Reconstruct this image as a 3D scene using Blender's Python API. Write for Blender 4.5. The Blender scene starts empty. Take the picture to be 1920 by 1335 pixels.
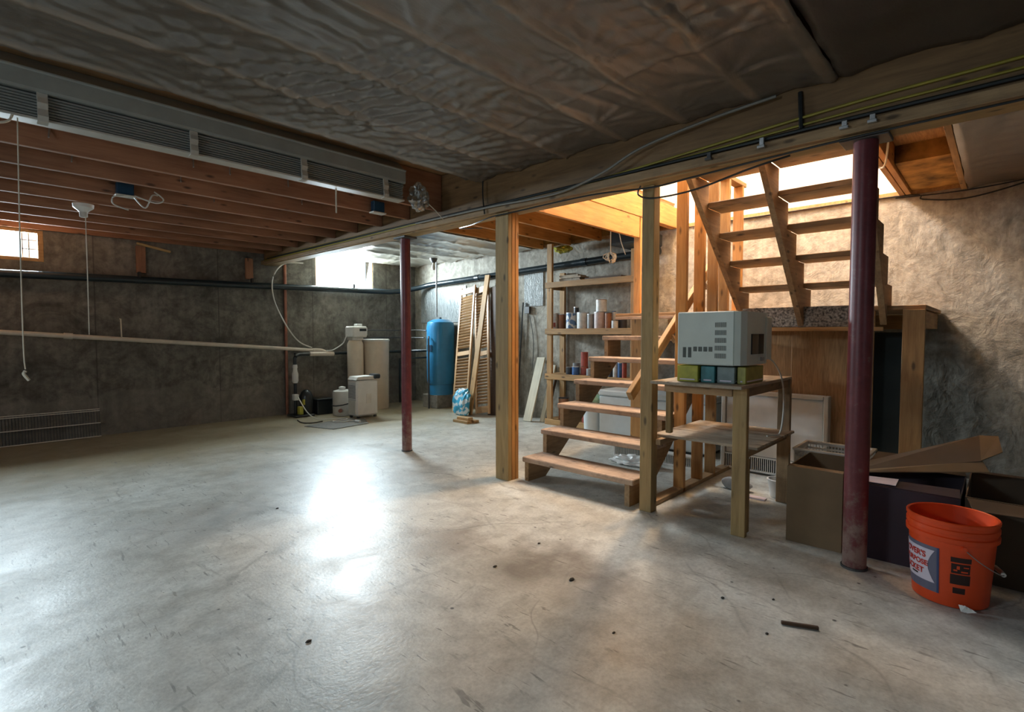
import bpy, bmesh, math, random
from math import sin, cos, pi, radians, sqrt, atan2, exp
from mathutils import Vector, Matrix
random.seed(7)
C = bpy.context.scene.collection
S = bpy.context.scene

# ------------------------------------------------------------------ camera, world, lights, exposure
cam_d = bpy.data.cameras.new('camera'); cam = bpy.data.objects.new('camera', cam_d); C.objects.link(cam)
cam_d.sensor_fit = 'HORIZONTAL'; cam_d.sensor_width = 36.0
cam_d.lens = 36.0 * 982.0 / 1920.0
cam_d.clip_start = 0.05
yaw, pitch = radians(43.1), math.atan(42 / 982.0)
fw = Vector((cos(yaw) * cos(pitch), sin(yaw) * cos(pitch), -sin(pitch)))
cam.location = (0, 0, 1.25)
cam.rotation_euler = fw.to_track_quat('-Z', 'Y').to_euler()
S.camera = cam
S.view_settings.view_transform = 'Standard'; S.view_settings.look = 'None'
S.view_settings.gamma = 1.0; S.view_settings.use_curve_mapping = False
S.view_settings.exposure = 0.0
try:
    S.cycles.use_denoising = True
    S.cycles.max_bounces = 8; S.cycles.diffuse_bounces = 5
    S.cycles.sample_clamp_indirect = 6.0
    S.cycles.caustics_reflective = False; S.cycles.caustics_refractive = False
except Exception:
    pass
wd = bpy.data.worlds.new('world'); S.world = wd; wd.use_nodes = True
wd.node_tree.nodes['Background'].inputs[0].default_value = (0.75, 0.87, 1.0, 1)
wd.node_tree.nodes['Background'].inputs[1].default_value = 1.7

def area(name, loc, direction, sx, sy, power, col):
    l = bpy.data.lights.new(name, 'AREA'); l.shape = 'RECTANGLE'; l.size = sx; l.size_y = sy
    l.energy = power; l.color = col
    o = bpy.data.objects.new(name, l); C.objects.link(o); o.location = loc
    o.rotation_euler = Vector(direction).to_track_quat('-Z', 'Y').to_euler()
    return o
DAY = (0.80, 0.91, 1.0)
# daylight standing in the window wells of the back wall, plus fill from two added windows out of view
area('daylight_window_left', (0.20, 8.25, 2.27), (0, -1, -0.30), 1.3, 0.6, 430, DAY)
area('daylight_window_back', (4.53, 8.25, 2.28), (0, -1, -0.35), 1.3, 0.8, 720, DAY)
area('added_window_fill_side', (-2.66, 2.5, 1.98), (0.6, 0.0, -1), 0.9, 0.36, 66, DAY)
area('added_window_fill_near', (0.2, -2.36, 1.7), (0.15, 1, -0.75), 1.3, 0.7, 3, DAY)
# the lamp over the stairwell, upstairs, and daylight from an upstairs window
ll = bpy.data.lights.new('stairwell_bulb', 'POINT'); ll.energy = 265; ll.color = (1.0, 0.60, 0.27); ll.shadow_soft_size = 0.12
lo = bpy.data.objects.new('stairwell_bulb', ll); C.objects.link(lo); lo.location = (5.15, 2.40, 4.0)
area('daylight_upstairs', (4.6, 2.8, 4.5), (0.35, -1, -0.95), 0.8, 0.6, 170, (0.86, 0.94, 1.0))

# ------------------------------------------------------------------ materials
def nodes_of(name):
    m = bpy.data.materials.new(name); m.use_nodes = True
    nt = m.node_tree; b = nt.nodes['Principled BSDF']
    return m, nt, b
def N(nt, t, **kw):
    n = nt.nodes.new(t)
    for k, v in kw.items(): setattr(n, k, v)
    return n
def ramp(nt, stops):
    r = N(nt, 'ShaderNodeValToRGB'); e = r.color_ramp.elements
    while len(e) < len(stops): e.new(0.5)
    for el, (p, c) in zip(e, stops):
        el.position = p; el.color = (*c, 1) if len(c) == 3 else c
    return r
def mixc(nt, fac, a, b, mode='MIX'):
    m = N(nt, 'ShaderNodeMix', data_type='RGBA', blend_type=mode)
    for sock, v in ((m.inputs[0], fac), (m.inputs[6], a), (m.inputs[7], b)):
        if isinstance(v, (int, float)): sock.default_value = v
        elif isinstance(v, tuple): sock.default_value = (*v, 1)
        else: nt.links.new(v, sock)
    return m.outputs[2]
def coords(nt, scale=(1, 1, 1), rand=True, src='Object'):
    tc = N(nt, 'ShaderNodeTexCoord'); mp = N(nt, 'ShaderNodeMapping'); mp.inputs['Scale'].default_value = scale
    if rand:
        oi = N(nt, 'ShaderNodeObjectInfo'); mul = N(nt, 'ShaderNodeVectorMath', operation='SCALE')
        ad = N(nt, 'ShaderNodeVectorMath', operation='ADD')
        cb = N(nt, 'ShaderNodeCombineXYZ')
        for i in range(3): nt.links.new(oi.outputs['Random'], cb.inputs[i])
        mul.inputs['Scale'].default_value = 17.3
        nt.links.new(cb.outputs[0], mul.inputs[0])
        nt.links.new(tc.outputs[src], ad.inputs[0]); nt.links.new(mul.outputs[0], ad.inputs[1])
        nt.links.new(ad.outputs[0], mp.inputs[0])
    else:
        nt.links.new(tc.outputs[src], mp.inputs[0])
    return mp.outputs[0]
def noise(nt, vec, scale, detail=4, rough=0.55, dist=0.0):
    n = N(nt, 'ShaderNodeTexNoise'); n.inputs['Scale'].default_value = scale; n.inputs['Detail'].default_value = detail
    n.inputs['Roughness'].default_value = rough; n.inputs['Distortion'].default_value = dist
    nt.links.new(vec, n.inputs['Vector']); return n.outputs['Fac']
def bump(nt, b, h, strength=0.3, dist=0.02):
    n = N(nt, 'ShaderNodeBump'); n.inputs['Strength'].default_value = strength; n.inputs['Distance'].default_value = dist
    nt.links.new(h, n.inputs['Height']); nt.links.new(n.outputs[0], b.inputs['Normal'])
def plain(name, col, rough=0.5, metal=0.0, var=0.12, vscale=9.0, bmp=0.0):
    m, nt, b = nodes_of(name)
    v = coords(nt); f = noise(nt, v, vscale)
    d = tuple(max(0, c * (1 - 2 * var)) for c in col); l = tuple(min(1, c * (1 + var)) for c in col)
    r = ramp(nt, [(0.3, d), (0.7, l)]); nt.links.new(f, r.inputs[0]); nt.links.new(r.outputs[0], b.inputs['Base Color'])
    b.inputs['Roughness'].default_value = rough; b.inputs['Metallic'].default_value = metal
    if bmp: bump(nt, b, f, bmp, 0.01)
    return m
def wood(name, light, dark, knot=True, rough=0.65, dirt=0.0, wavy=0.6):
    m, nt, b = nodes_of(name)
    v = coords(nt, (1.2, 14, 14)); f = noise(nt, v, 2.6, 5, 0.6, wavy)
    r = ramp(nt, [(0.28, dark), (0.62, light)]); nt.links.new(f, r.inputs[0]); col = r.outputs[0]
    v2 = coords(nt, (1, 1, 1)); f2 = noise(nt, v2, 1.7, 2)
    r2 = ramp(nt, [(0.3, (0.72, 0.70, 0.66)), (0.7, (1.12, 1.08, 1.0))]); nt.links.new(f2, r2.inputs[0])
    col = mixc(nt, 1.0, col, r2.outputs[0], 'MULTIPLY')
    if knot:
        v3 = coords(nt, (4.6, 13, 13)); vo = N(nt, 'ShaderNodeTexVoronoi'); vo.inputs['Scale'].default_value = 1.0
        nt.links.new(v3, vo.inputs['Vector'])
        r3 = ramp(nt, [(0.08, (.9, .9, .9)), (0.19, (0, 0, 0))]); nt.links.new(vo.outputs['Distance'], r3.inputs[0])
        col = mixc(nt, r3.outputs[0], col, tuple(c * 0.32 for c in dark))
    if dirt:
        v4 = coords(nt, (1, 1, 1)); f4 = noise(nt, v4, 9, 5, 0.7)
        r4 = ramp(nt, [(0.5, (0, 0, 0)), (0.68, (dirt, dirt, dirt))]); nt.links.new(f4, r4.inputs[0])
        col = mixc(nt, r4.outputs[0], col, (0.10, 0.075, 0.055))
    nt.links.new(col, b.inputs['Base Color']); b.inputs['Roughness'].default_value = rough
    bump(nt, b, f, 0.25, 0.004)
    return m

M = {}
M['pine'] = wood('pine_stud', (0.47, 0.29, 0.125), (0.30, 0.165, 0.065))
M['orange_pine'] = wood('orange_pine', (0.60, 0.31, 0.10), (0.42, 0.19, 0.05))
M['yellow_pine'] = wood('yellow_pine', (0.42, 0.29, 0.13), (0.28, 0.18, 0.07))
M['joist'] = wood('joist_wood', (0.36, 0.18, 0.105), (0.25, 0.115, 0.065), True, 0.85)
M['beam'] = wood('beam_wood', (0.25, 0.15, 0.07), (0.16, 0.09, 0.04))
M['tread'] = wood('worn_tread', (0.47, 0.35, 0.27), (0.33, 0.235, 0.175), True, 0.7, 0.55)
M['stringer'] = wood('stringer_wood', (0.40, 0.27, 0.15), (0.25, 0.155, 0.08), True, 0.7, 0.3)
M['ply'] = wood('plywood', (0.48, 0.29, 0.14), (0.27, 0.145, 0.06), False, 0.65, 0.0, 2.4)
M['oldwood'] = wood('grey_bench_wood', (0.46, 0.39, 0.31), (0.32, 0.26, 0.20), True, 0.7, 0.35)
M['door'] = wood('louver_wood', (0.62, 0.40, 0.22), (0.47, 0.28, 0.14), False, 0.45)
M['palewood'] = wood('pale_board', (0.66, 0.62, 0.50), (0.55, 0.50, 0.39), False)
M['darkwood'] = wood('dark_panel', (0.10, 0.055, 0.03), (0.06, 0.03, 0.018), False)
M['darkgreen'] = plain('dark_green_sheet', (0.018, 0.026, 0.024), 0.7, 0, 0.15, 3)
M['white'] = plain('white_paint', (0.72, 0.71, 0.68), 0.45, 0, 0.04)
M['tan'] = plain('tan_plastic', (0.62, 0.52, 0.40), 0.4, 0, 0.04)
M['offwhite'] = plain('offwhite_plastic', (0.66, 0.63, 0.57), 0.4, 0, 0.05)
M['pvc'] = plain('pvc_pipe', (0.66, 0.58, 0.48), 0.35, 0, 0.08)
M['slot'] = plain('vent_slot_shade', (0.10, 0.11, 0.10), 0.8, 0, 0.1)
M['black'] = plain('black_plastic', (0.018, 0.022, 0.024), 0.32, 0, 0.1)
M['blackpipe'] = plain('black_pipe', (0.014, 0.024, 0.030), 0.28, 0, 0.1)
M['hole'] = plain('dark_recess', (0.02, 0.022, 0.02), 0.8, 0, 0.1)
m, nt, b = nodes_of('red_oxide_paint'); M['red'] = m
v = coords(nt); f = noise(nt, v, 14, 5, 0.7); sp_ = N(nt, 'ShaderNodeSeparateXYZ'); nt.links.new(v, sp_.inputs[0])
tcz = N(nt, 'ShaderNodeTexCoord'); sz = N(nt, 'ShaderNodeSeparateXYZ'); nt.links.new(tcz.outputs['Object'], sz.inputs[0])
q = N(nt, 'ShaderNodeMapRange'); q.inputs[1].default_value = 0.05; q.inputs[2].default_value = 0.62; q.inputs[3].default_value = 0.27; q.inputs[4].default_value = 0.0; nt.links.new(sz.outputs['Z'], q.inputs[0])
sm = N(nt, 'ShaderNodeMath', operation='ADD'); nt.links.new(f, sm.inputs[0]); nt.links.new(q.outputs[0], sm.inputs[1])
r = ramp(nt, [(0.30, (0.10, 0.018, 0.022)), (0.60, (0.155, 0.028, 0.034)), (0.68, (0.17, 0.075, 0.065)), (0.8, (0.24, 0.15, 0.125))]); nt.links.new(sm.outputs[0], r.inputs[0])
nt.links.new(r.outputs[0], b.inputs['Base Color']); b.inputs['Roughness'].default_value = 0.40; bump(nt, b, f, 0.15, 0.004)
M['copper'] = plain('copper_pipe', (0.33, 0.14, 0.09), 0.4, 0.5, 0.15)
M['steel'] = plain('galvanised_steel', (0.45, 0.46, 0.47), 0.4, 0.8, 0.12)
M['darksteel'] = plain('dark_steel', (0.10, 0.10, 0.10), 0.5, 0.6, 0.15)
M['bluetank'] = plain('blue_tank_paint', (0.035, 0.22, 0.43), 0.3, 0, 0.1, 4)
M['navy'] = plain('blue_box_plastic', (0.012, 0.05, 0.10), 0.4, 0, 0.1)
M['brightblue'] = plain('bright_blue_box', (0.02, 0.22, 0.75), 0.35, 0, 0.1)
M['orange'] = plain('orange_bucket', (0.78, 0.075, 0.012), 0.38, 0, 0.07, 5)
M['cardboard'] = plain('cardboard', (0.21, 0.14, 0.075), 0.8, 0, 0.1, 3)
M['darkcard'] = plain('dark_printed_card', (0.030, 0.016, 0.028), 0.6, 0, 0.15, 3)
M['browncard'] = plain('brown_card', (0.095, 0.063, 0.038), 0.75, 0, 0.12, 3)
M['microwave'] = plain('microwave_shell', (0.55, 0.60, 0.55), 0.38, 0, 0.03)
M['blind'] = plain('vinyl_slat', (0.27, 0.285, 0.265), 0.5, 0, 0.06)
M['clip'] = plain('clip_vinyl', (0.46, 0.44, 0.39), 0.4, 0, 0.06)
M['yellowcable'] = plain('yellow_cable', (0.32, 0.26, 0.03), 0.45, 0, 0.1)
M['whitecable'] = plain('white_cable', (0.62, 0.60, 0.54), 0.5, 0, 0.06)
M['greycable'] = plain('grey_cable', (0.20, 0.19, 0.165), 0.5, 0, 0.06)
M['rope'] = plain('string', (0.62, 0.55, 0.44), 0.8, 0, 0.1)
M['cement'] = plain('cement_block', (0.26, 0.24, 0.21), 0.9, 0, 0.15, 20, 0.4)
M['insul'] = plain('fibreglass_insulation', (0.42, 0.22, 0.055), 0.95, 0, 0.4, 5, 1.0)
M['carpet'] = plain('carpet_pile', (0.34, 0.31, 0.27), 0.95, 0, 0.45, 60, 1.0)
M['drywall'] = plain('white_drywall', (0.82, 0.80, 0.76), 0.7, 0, 0.02)
M['mat'] = plain('grey_floor_mat', (0.16, 0.15, 0.13), 0.9, 0, 0.15, 30)
M['debris'] = plain('dark_debris', (0.05, 0.04, 0.03), 0.9, 0, 0.3, 30)
M['freezer'] = plain('freezer_enamel', (0.62, 0.68, 0.70), 0.35, 0, 0.03)
M['glassdark'] = plain('dark_door_glass', (0.03, 0.035, 0.04), 0.12, 0, 0.05)
M['labelgrey'] = plain('label_grey', (0.155, 0.15, 0.215), 0.45, 0, 0.05)
M['labelblue'] = plain('label_blue_edge', (0.045, 0.07, 0.17), 0.45, 0, 0.05)
M['labelwhite'] = plain('label_white', (0.74, 0.66, 0.76), 0.45, 0, 0.04)
M['labelred'] = plain('label_red', (0.60, 0.035, 0.02), 0.45, 0, 0.06)
M['labelblack'] = plain('label_black', (0.030, 0.008, 0.006), 0.45, 0, 0.05)
for nm, c in (('can_white', (0.62, 0.62, 0.60)), ('can_red', (0.34, 0.07, 0.05)), ('can_rust', (0.30, 0.12, 0.05)), ('can_grey', (0.32, 0.33, 0.34)),
              ('can_pink', (0.50, 0.40, 0.38)), ('can_blue', (0.05, 0.13, 0.32)), ('can_green', (0.10, 0.30, 0.13)), ('can_dark', (0.04, 0.04, 0.045)),
              ('box_yellow', (0.42, 0.40, 0.05)), ('box_teal', (0.05, 0.22, 0.24)), ('box_grey', (0.20, 0.25, 0.24)), ('box_olive', (0.36, 0.33, 0.06)),
              ('bag_blue', (0.04, 0.34, 0.55)), ('lidgreen', (0.35, 0.52, 0.36))):
    M[nm] = plain(nm, c, 0.4, 0, 0.12, 20)

# concrete floor: pale slab with stains, trowel arcs and scratches
m, nt, b = nodes_of('floor_concrete'); M['floor'] = m
v = coords(nt, (1, 1, 1), False)
f1 = noise(nt, v, 0.9, 6, 0.62, 0.8); f2 = noise(nt, v, 7, 6, 0.7); f3 = noise(nt, v, 60, 3, 0.6)
r1 = ramp(nt, [(0.28, (0.47, 0.455, 0.41)), (0.48, (0.60, 0.60, 0.555)), (0.66, (0.69, 0.695, 0.655))]); nt.links.new(f1, r1.inputs[0])
r2 = ramp(nt, [(0.28, (0.60, 0.59, 0.57)), (0.6, (1.08, 1.08, 1.07))]); nt.links.new(f2, r2.inputs[0])
col = mixc(nt, 0.85, r1.outputs[0], r2.outputs[0], 'MULTIPLY')
r3 = ramp(nt, [(0.30, (0.80, 0.80, 0.80)), (0.6, (1.03, 1.03, 1.03))]); nt.links.new(f3, r3.inputs[0])
col = mixc(nt, 0.8, col, r3.outputs[0], 'MULTIPLY')
# darker tan tone towards the back wall and dark worn patch in the middle of the slab
sep = N(nt, 'ShaderNodeSeparateXYZ'); nt.links.new(v, sep.inputs[0])
fd = noise(nt, v, 1.4, 4)
ad = N(nt, 'ShaderNodeMath', operation='MULTIPLY_ADD'); ad.inputs[1].default_value = 1.6; nt.links.new(fd, ad.inputs[0]); nt.links.new(sep.outputs['Y'], ad.inputs[2])
mr = N(nt, 'ShaderNodeMapRange'); mr.inputs[1].default_value = 5.6; mr.inputs[2].default_value = 7.2; mr.inputs[4].default_value = 0.9; nt.links.new(ad.outputs[0], mr.inputs[0])
col = mixc(nt, mr.outputs[0], col, (0.27, 0.22, 0.13))
def patch(col, cx, cy, rad, colour, amt):
    vd = N(nt, 'ShaderNodeVectorMath', operation='DISTANCE'); vd.inputs[1].default_value = (cx, cy, 0)
    wn = N(nt, 'ShaderNodeTexNoise'); wn.inputs['Scale'].default_value = 3.5; wn.inputs['Detail'].default_value = 5
    nt.links.new(v, wn.inputs['Vector'])
    wv = N(nt, 'ShaderNodeVectorMath', operation='MULTIPLY_ADD'); wv.inputs[1].default_value = (0.9, 0.9, 0); 
    nt.links.new(wn.outputs['Color'], wv.inputs[0]); nt.links.new(v, wv.inputs[2])
    sb = N(nt, 'ShaderNodeVectorMath', operation='SUBTRACT'); sb.inputs[1].default_value = (0.45, 0.45, 0); nt.links.new(wv.outputs[0], sb.inputs[0])
    nt.links.new(sb.outputs[0], vd.inputs[0])
    q = N(nt, 'ShaderNodeMapRange'); q.inputs[1].default_value = rad * 0.25; q.inputs[2].default_value = rad; q.inputs[3].default_value = amt; q.inputs[4].default_value = 0.0
    nt.links.new(vd.outputs['Value'], q.inputs[0])
    return mixc(nt, q.outputs[0], col, colour)
col = patch(col, 2.15, 1.75, 0.42, (0.17, 0.145, 0.12), 0.75)
col = patch(col, 2.0, 2.45, 0.34, (0.22, 0.17, 0.12), 0.6)
col = patch(col, 1.2, 3.9, 0.6, (0.30, 0.29, 0.27), 0.5)
col = patch(col, 1.9, 4.6, 0.7, (0.30, 0.29, 0.26), 0.45)
# trowel arcs: thin rings about a few centres
def arc(col, cx, cy, rad, w, amt, colour):
    vd = N(nt, 'ShaderNodeVectorMath', operation='DISTANCE'); vd.inputs[1].default_value = (cx, cy, 0)
    wn = N(nt, 'ShaderNodeTexNoise'); wn.inputs['Scale'].default_value = 1.3; nt.links.new(v, wn.inputs['Vector'])
    wv = N(nt, 'ShaderNodeVectorMath', operation='MULTIPLY_ADD'); wv.inputs[1].default_value = (0.55, 0.55, 0)
    nt.links.new(wn.outputs['Color'], wv.inputs[0]); nt.links.new(v, wv.inputs[2]); nt.links.new(wv.outputs[0], vd.inputs[0])
    s = N(nt, 'ShaderNodeMath', operation='SUBTRACT'); s.inputs[1].default_value = rad; nt.links.new(vd.outputs['Value'], s.inputs[0])
    a = N(nt, 'ShaderNodeMath', operation='ABSOLUTE'); nt.links.new(s.outputs[0], a.inputs[0])
    q = N(nt, 'ShaderNodeMapRange'); q.inputs[1].default_value = 0; q.inputs[2].default_value = w; q.inputs[3].default_value = amt; q.inputs[4].default_value = 0
    nt.links.new(a.outputs[0], q.inputs[0])
    k = noise(nt, v, 2.2, 4, 0.6); kr = ramp(nt, [(0.44, (0, 0, 0)), (0.6, (1, 1, 1))]); nt.links.new(k, kr.inputs[0])
    mu = N(nt, 'ShaderNodeMath', operation='MULTIPLY'); nt.links.new(q.outputs[0], mu.inputs[0]); nt.links.new(kr.outputs[0], mu.inputs[1])
    return mixc(nt, mu.outputs[0], col, colour)
for cx, cy, rad, w, amt, cc in ((2.1, 1.9, 1.0, 0.012, 0.8, (0.15, 0.145, 0.135)), (2.3, 1.2, 0.62, 0.010, 0.8, (0.16, 0.15, 0.14)),
                                (1.0, 1.5, 0.85, 0.012, 0.7, (0.17, 0.165, 0.15)), (0.4, 3.2, 1.2, 0.014, 0.6, (0.18, 0.175, 0.16)),
                                (2.0, 3.2, 0.8, 0.016, 0.6, (0.19, 0.18, 0.165)), (0.7, 0.3, 1.3, 0.010, 0.7, (0.16, 0.155, 0.14))):
    col = arc(col, cx, cy, rad, w, amt * .55, cc)
# small specks and scuffs
vs = coords(nt, (1.0, 1.0, 1.0), False); vo = N(nt, 'ShaderNodeTexVoronoi'); vo.inputs['Scale'].default_value = 5.5; nt.links.new(vs, vo.inputs['Vector'])
rs = ramp(nt, [(0.035, (1, 1, 1)), (0.06, (0, 0, 0))]); nt.links.new(vo.outputs['Distance'], rs.inputs[0])
col = mixc(nt, rs.outputs[0], col, (0.10, 0.095, 0.085))
vm = coords(nt, (9, 1.6, 1), False); fs = noise(nt, vm, 3.0, 5, 0.75, 1.6); rsc = ramp(nt, [(0.645, (0, 0, 0)), (0.69, (0.6, 0.6, 0.6))]); nt.links.new(fs, rsc.inputs[0])
col = mixc(nt, rsc.outputs[0], col, (0.15, 0.145, 0.13))
for sc_, ang, th_, dk in ((6.0, 0.4, 0.63, 0.75), (9.0, 1.7, 0.645, 0.8), (4.0, 2.5, 0.65, 0.7)):
    tc_ = N(nt, 'ShaderNodeTexCoord'); mp_ = N(nt, 'ShaderNodeMapping'); mp_.inputs['Rotation'].default_value = (0, 0, ang); mp_.inputs['Scale'].default_value = (6.5, 1.0, 1)
    nt.links.new(tc_.outputs['Object'], mp_.inputs[0]); fq = noise(nt, mp_.outputs[0], sc_, 3, 0.6, 0.5)
    rq = ramp(nt, [(th_, (0, 0, 0)), (th_ + .035, (dk, dk, dk))]); nt.links.new(fq, rq.inputs[0])
    gate = noise(nt, v, 1.7 + ang, 3, 0.6); rg = ramp(nt, [(0.46, (0, 0, 0)), (0.60, (1, 1, 1))]); nt.links.new(gate, rg.inputs[0])
    mm = N(nt, 'ShaderNodeMath', operation='MULTIPLY'); nt.links.new(rq.outputs[0], mm.inputs[0]); nt.links.new(rg.outputs[0], mm.inputs[1])
    col = mixc(nt, mm.outputs[0], col, (0.17, 0.16, 0.14))
wv_ = N(nt, 'ShaderNodeTexNoise'); wv_.inputs['Scale'].default_value = 2.4; wv_.inputs['Detail'].default_value = 4; nt.links.new(v, wv_.inputs['Vector'])
wa = N(nt, 'ShaderNodeVectorMath', operation='MULTIPLY_ADD'); wa.inputs[1].default_value = (0.5, 0.5, 0); nt.links.new(wv_.outputs['Color'], wa.inputs[0]); nt.links.new(v, wa.inputs[2])
ck = N(nt, 'ShaderNodeTexVoronoi', feature='DISTANCE_TO_EDGE'); ck.inputs['Scale'].default_value = 0.75; nt.links.new(wa.outputs[0], ck.inputs['Vector'])
rk = ramp(nt, [(0.0, (.55, .55, .55)), (0.008, (0, 0, 0))]); nt.links.new(ck.outputs['Distance'], rk.inputs[0])
gk = noise(nt, v, 1.1, 3); rgk = ramp(nt, [(0.47, (0, 0, 0)), (0.58, (1, 1, 1))]); nt.links.new(gk, rgk.inputs[0])
mk_ = N(nt, 'ShaderNodeMath', operation='MULTIPLY'); nt.links.new(rk.outputs[0], mk_.inputs[0]); nt.links.new(rgk.outputs[0], mk_.inputs[1])
col = mixc(nt, mk_.outputs[0], col, (0.20, 0.19, 0.165))
nt.links.new(col, b.inputs['Base Color'])
rr = N(nt, 'ShaderNodeMapRange'); rr.inputs[1].default_value = 0.3; rr.inputs[2].default_value = 0.7; rr.inputs[3].default_value = 0.30; rr.inputs[4].default_value = 0.52
fg = noise(nt, v, 2.3, 5, 0.65, 0.6); b.inputs['Specular IOR Level'].default_value = 0.4
nt.links.new(fg, rr.inputs[0]); nt.links.new(rr.outputs[0], b.inputs['Roughness'])
hb = N(nt, 'ShaderNodeMath', operation='ADD'); nt.links.new(f2, hb.inputs[0]); nt.links.new(f3, hb.inputs[1])
bump(nt, b, hb.outputs[0], 0.12, 0.010)

# poured concrete walls: vertical form streaks, pour lines, stains
def concrete(name, c0, c1, c2, lump=0.0, seam=True, axis=0):
    m, nt, b = nodes_of(name)
    v = coords(nt, (1, 1, 1), False)
    f1 = noise(nt, v, 0.8, 6, 0.65, 0.7); f2 = noise(nt, coords(nt, (9, 9, 1.1), False), 1.6, 5, 0.6); f3 = noise(nt, v, 13, 5, 0.65)
    r1 = ramp(nt, [(0.30, c0), (0.52, c1), (0.72, c2)]); nt.links.new(f1, r1.inputs[0])
    r2 = ramp(nt, [(0.3, (0.72, 0.72, 0.72)), (0.65, (1.1, 1.1, 1.1))]); nt.links.new(f2, r2.inputs[0])
    col = mixc(nt, 0.75, r1.outputs[0], r2.outputs[0], 'MULTIPLY')
    r3 = ramp(nt, [(0.35, (0.62, 0.61, 0.59)), (0.6, (1.08, 1.08, 1.08))]); nt.links.new(f3, r3.inputs[0])
    col = mixc(nt, 0.8, col, r3.outputs[0], 'MULTIPLY')
    f5 = noise(nt, v, 2.6, 6, 0.72, 1.2); r5 = ramp(nt, [(0.40, (0.50, 0.49, 0.47)), (0.56, (1.05, 1.05, 1.04))]); nt.links.new(f5, r5.inputs[0])
    col = mixc(nt, 0.75 if seam else 0.35, col, r5.outputs[0], 'MULTIPLY')
    h = f3
    if seam:
        sp = N(nt, 'ShaderNodeSeparateXYZ'); nt.links.new(v, sp.inputs[0])
        md = N(nt, 'ShaderNodeMath', operation='MODULO'); md.inputs[1].default_value = 1.375
        sh = N(nt, 'ShaderNodeMath', operation='ADD'); sh.inputs[1].default_value = 20.625 - 1.19
        nt.links.new(sp.outputs[axis], sh.inputs[0]); nt.links.new(sh.outputs[0], md.inputs[0])
        q = N(nt, 'ShaderNodeMapRange'); q.inputs[1].default_value = 0.008; q.inputs[2].default_value = 0.018; q.inputs[3].default_value = 0.7; q.inputs[4].default_value = 0
        nt.links.new(md.outputs[0], q.inputs[0])
        col = mixc(nt, q.outputs[0], col, tuple(c * 0.45 for c in c0))
        # mineral bloom: paler band near the foot of the wall
        fz = N(nt, 'ShaderNodeMath', operation='MULTIPLY_ADD'); fz.inputs[1].default_value = 0.9; nt.links.new(f1, fz.inputs[0]); nt.links.new(sp.outputs['Z'], fz.inputs[2])
        qz = N(nt, 'ShaderNodeMapRange'); qz.inputs[1].default_value = 0.95; qz.inputs[2].default_value = 0.98; qz.inputs[3].default_value = 0.22; qz.inputs[4].default_value = 0
        nt.links.new(fz.outputs[0], qz.inputs[0]); col = mixc(nt, qz.outputs[0], col, tuple(min(1, c * 1.35) for c in c2))
    nt.links.new(col, b.inputs['Base Color']); b.inputs['Roughness'].default_value = 0.85
    if lump:
        f4 = noise(nt, v, 6, 5, 0.6, 0.8); mx = N(nt, 'ShaderNodeMath', operation='MULTIPLY_ADD'); mx.inputs[1].default_value = 0.5
        nt.links.new(f3, mx.inputs[0]); nt.links.new(f4, mx.inputs[2]); h = mx.outputs[0]
    bump(nt, b, h, 0.35 + lump, 0.02)
    return m
M['wall_back'] = concrete('poured_concrete_wall', (0.12, 0.108, 0.09), (0.185, 0.168, 0.142), (0.25, 0.228, 0.195))
M['wall_right'] = concrete('parged_concrete_wall', (0.27, 0.245, 0.20), (0.38, 0.35, 0.295), (0.46, 0.43, 0.37), 0.35, False)

def sheet(name, dark, light, rough, clear=0.5, bs=0.22, band=None):
    m, nt, b = nodes_of(name)
    v = coords(nt, (1, 1, 1), False); f = noise(nt, v, 1.3, 5, 0.6, 1.0); r = ramp(nt, [(0.3, dark), (0.7, light)]); nt.links.new(f, r.inputs[0])
    col = r.outputs[0]
    if band:   # joist undersides showing through the film
        at = N(nt, 'ShaderNodeAttribute'); at.attribute_name = 'joist_contact'; col = mixc(nt, at.outputs['Fac'], col, band)
    nt.links.new(col, b.inputs['Base Color']); b.inputs['Roughness'].default_value = rough
    b.inputs['Coat Weight'].default_value = clear; b.inputs['Coat Roughness'].default_value = 0.22
    f2 = noise(nt, coords(nt, (3, 9, 3), False), 3.5, 4, 0.6, 1.5); bump(nt, b, f2, bs, 0.02)
    return m
M['plastic'] = sheet('vapour_barrier_over_insulation', (0.100, 0.082, 0.067), (0.128, 0.108, 0.090), 0.34, 0.6, 0.12, (0.22, 0.165, 0.12))
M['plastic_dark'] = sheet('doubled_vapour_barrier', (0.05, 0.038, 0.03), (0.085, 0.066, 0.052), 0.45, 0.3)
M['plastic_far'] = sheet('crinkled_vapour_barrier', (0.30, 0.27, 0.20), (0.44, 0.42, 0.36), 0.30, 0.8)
M['foil'] = sheet('silvery_wall_sheet', (0.22, 0.235, 0.225), (0.36, 0.385, 0.38), 0.28, 0.6, 1.0)
# clear panes and film: mostly transparent, thin gloss
def clear(name, tint, gl, rough=0.05):
    m = bpy.data.materials.new(name); m.use_nodes = True; nt = m.node_tree; nt.nodes.clear()
    o = N(nt, 'ShaderNodeOutputMaterial'); t = N(nt, 'ShaderNodeBsdfTransparent'); g = N(nt, 'ShaderNodeBsdfGlossy'); mx = N(nt, 'ShaderNodeMixShader')
    t.inputs[0].default_value = (*tint, 1); g.inputs['Roughness'].default_value = rough
    nz = noise(nt, coords(nt), 6); q = N(nt, 'ShaderNodeMapRange'); q.inputs[3].default_value = gl * 0.7; q.inputs[4].default_value = gl * 1.3
    nt.links.new(nz, q.inputs[0]); nt.links.new(q.outputs[0], mx.inputs[0])
    nt.links.new(t.outputs[0], mx.inputs[1]); nt.links.new(g.outputs[0], mx.inputs[2]); nt.links.new(mx.outputs[0], o.inputs[0]); return m
M['pane'] = clear('window_glass', (0.95, 0.98, 0.98), 0.06)
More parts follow.
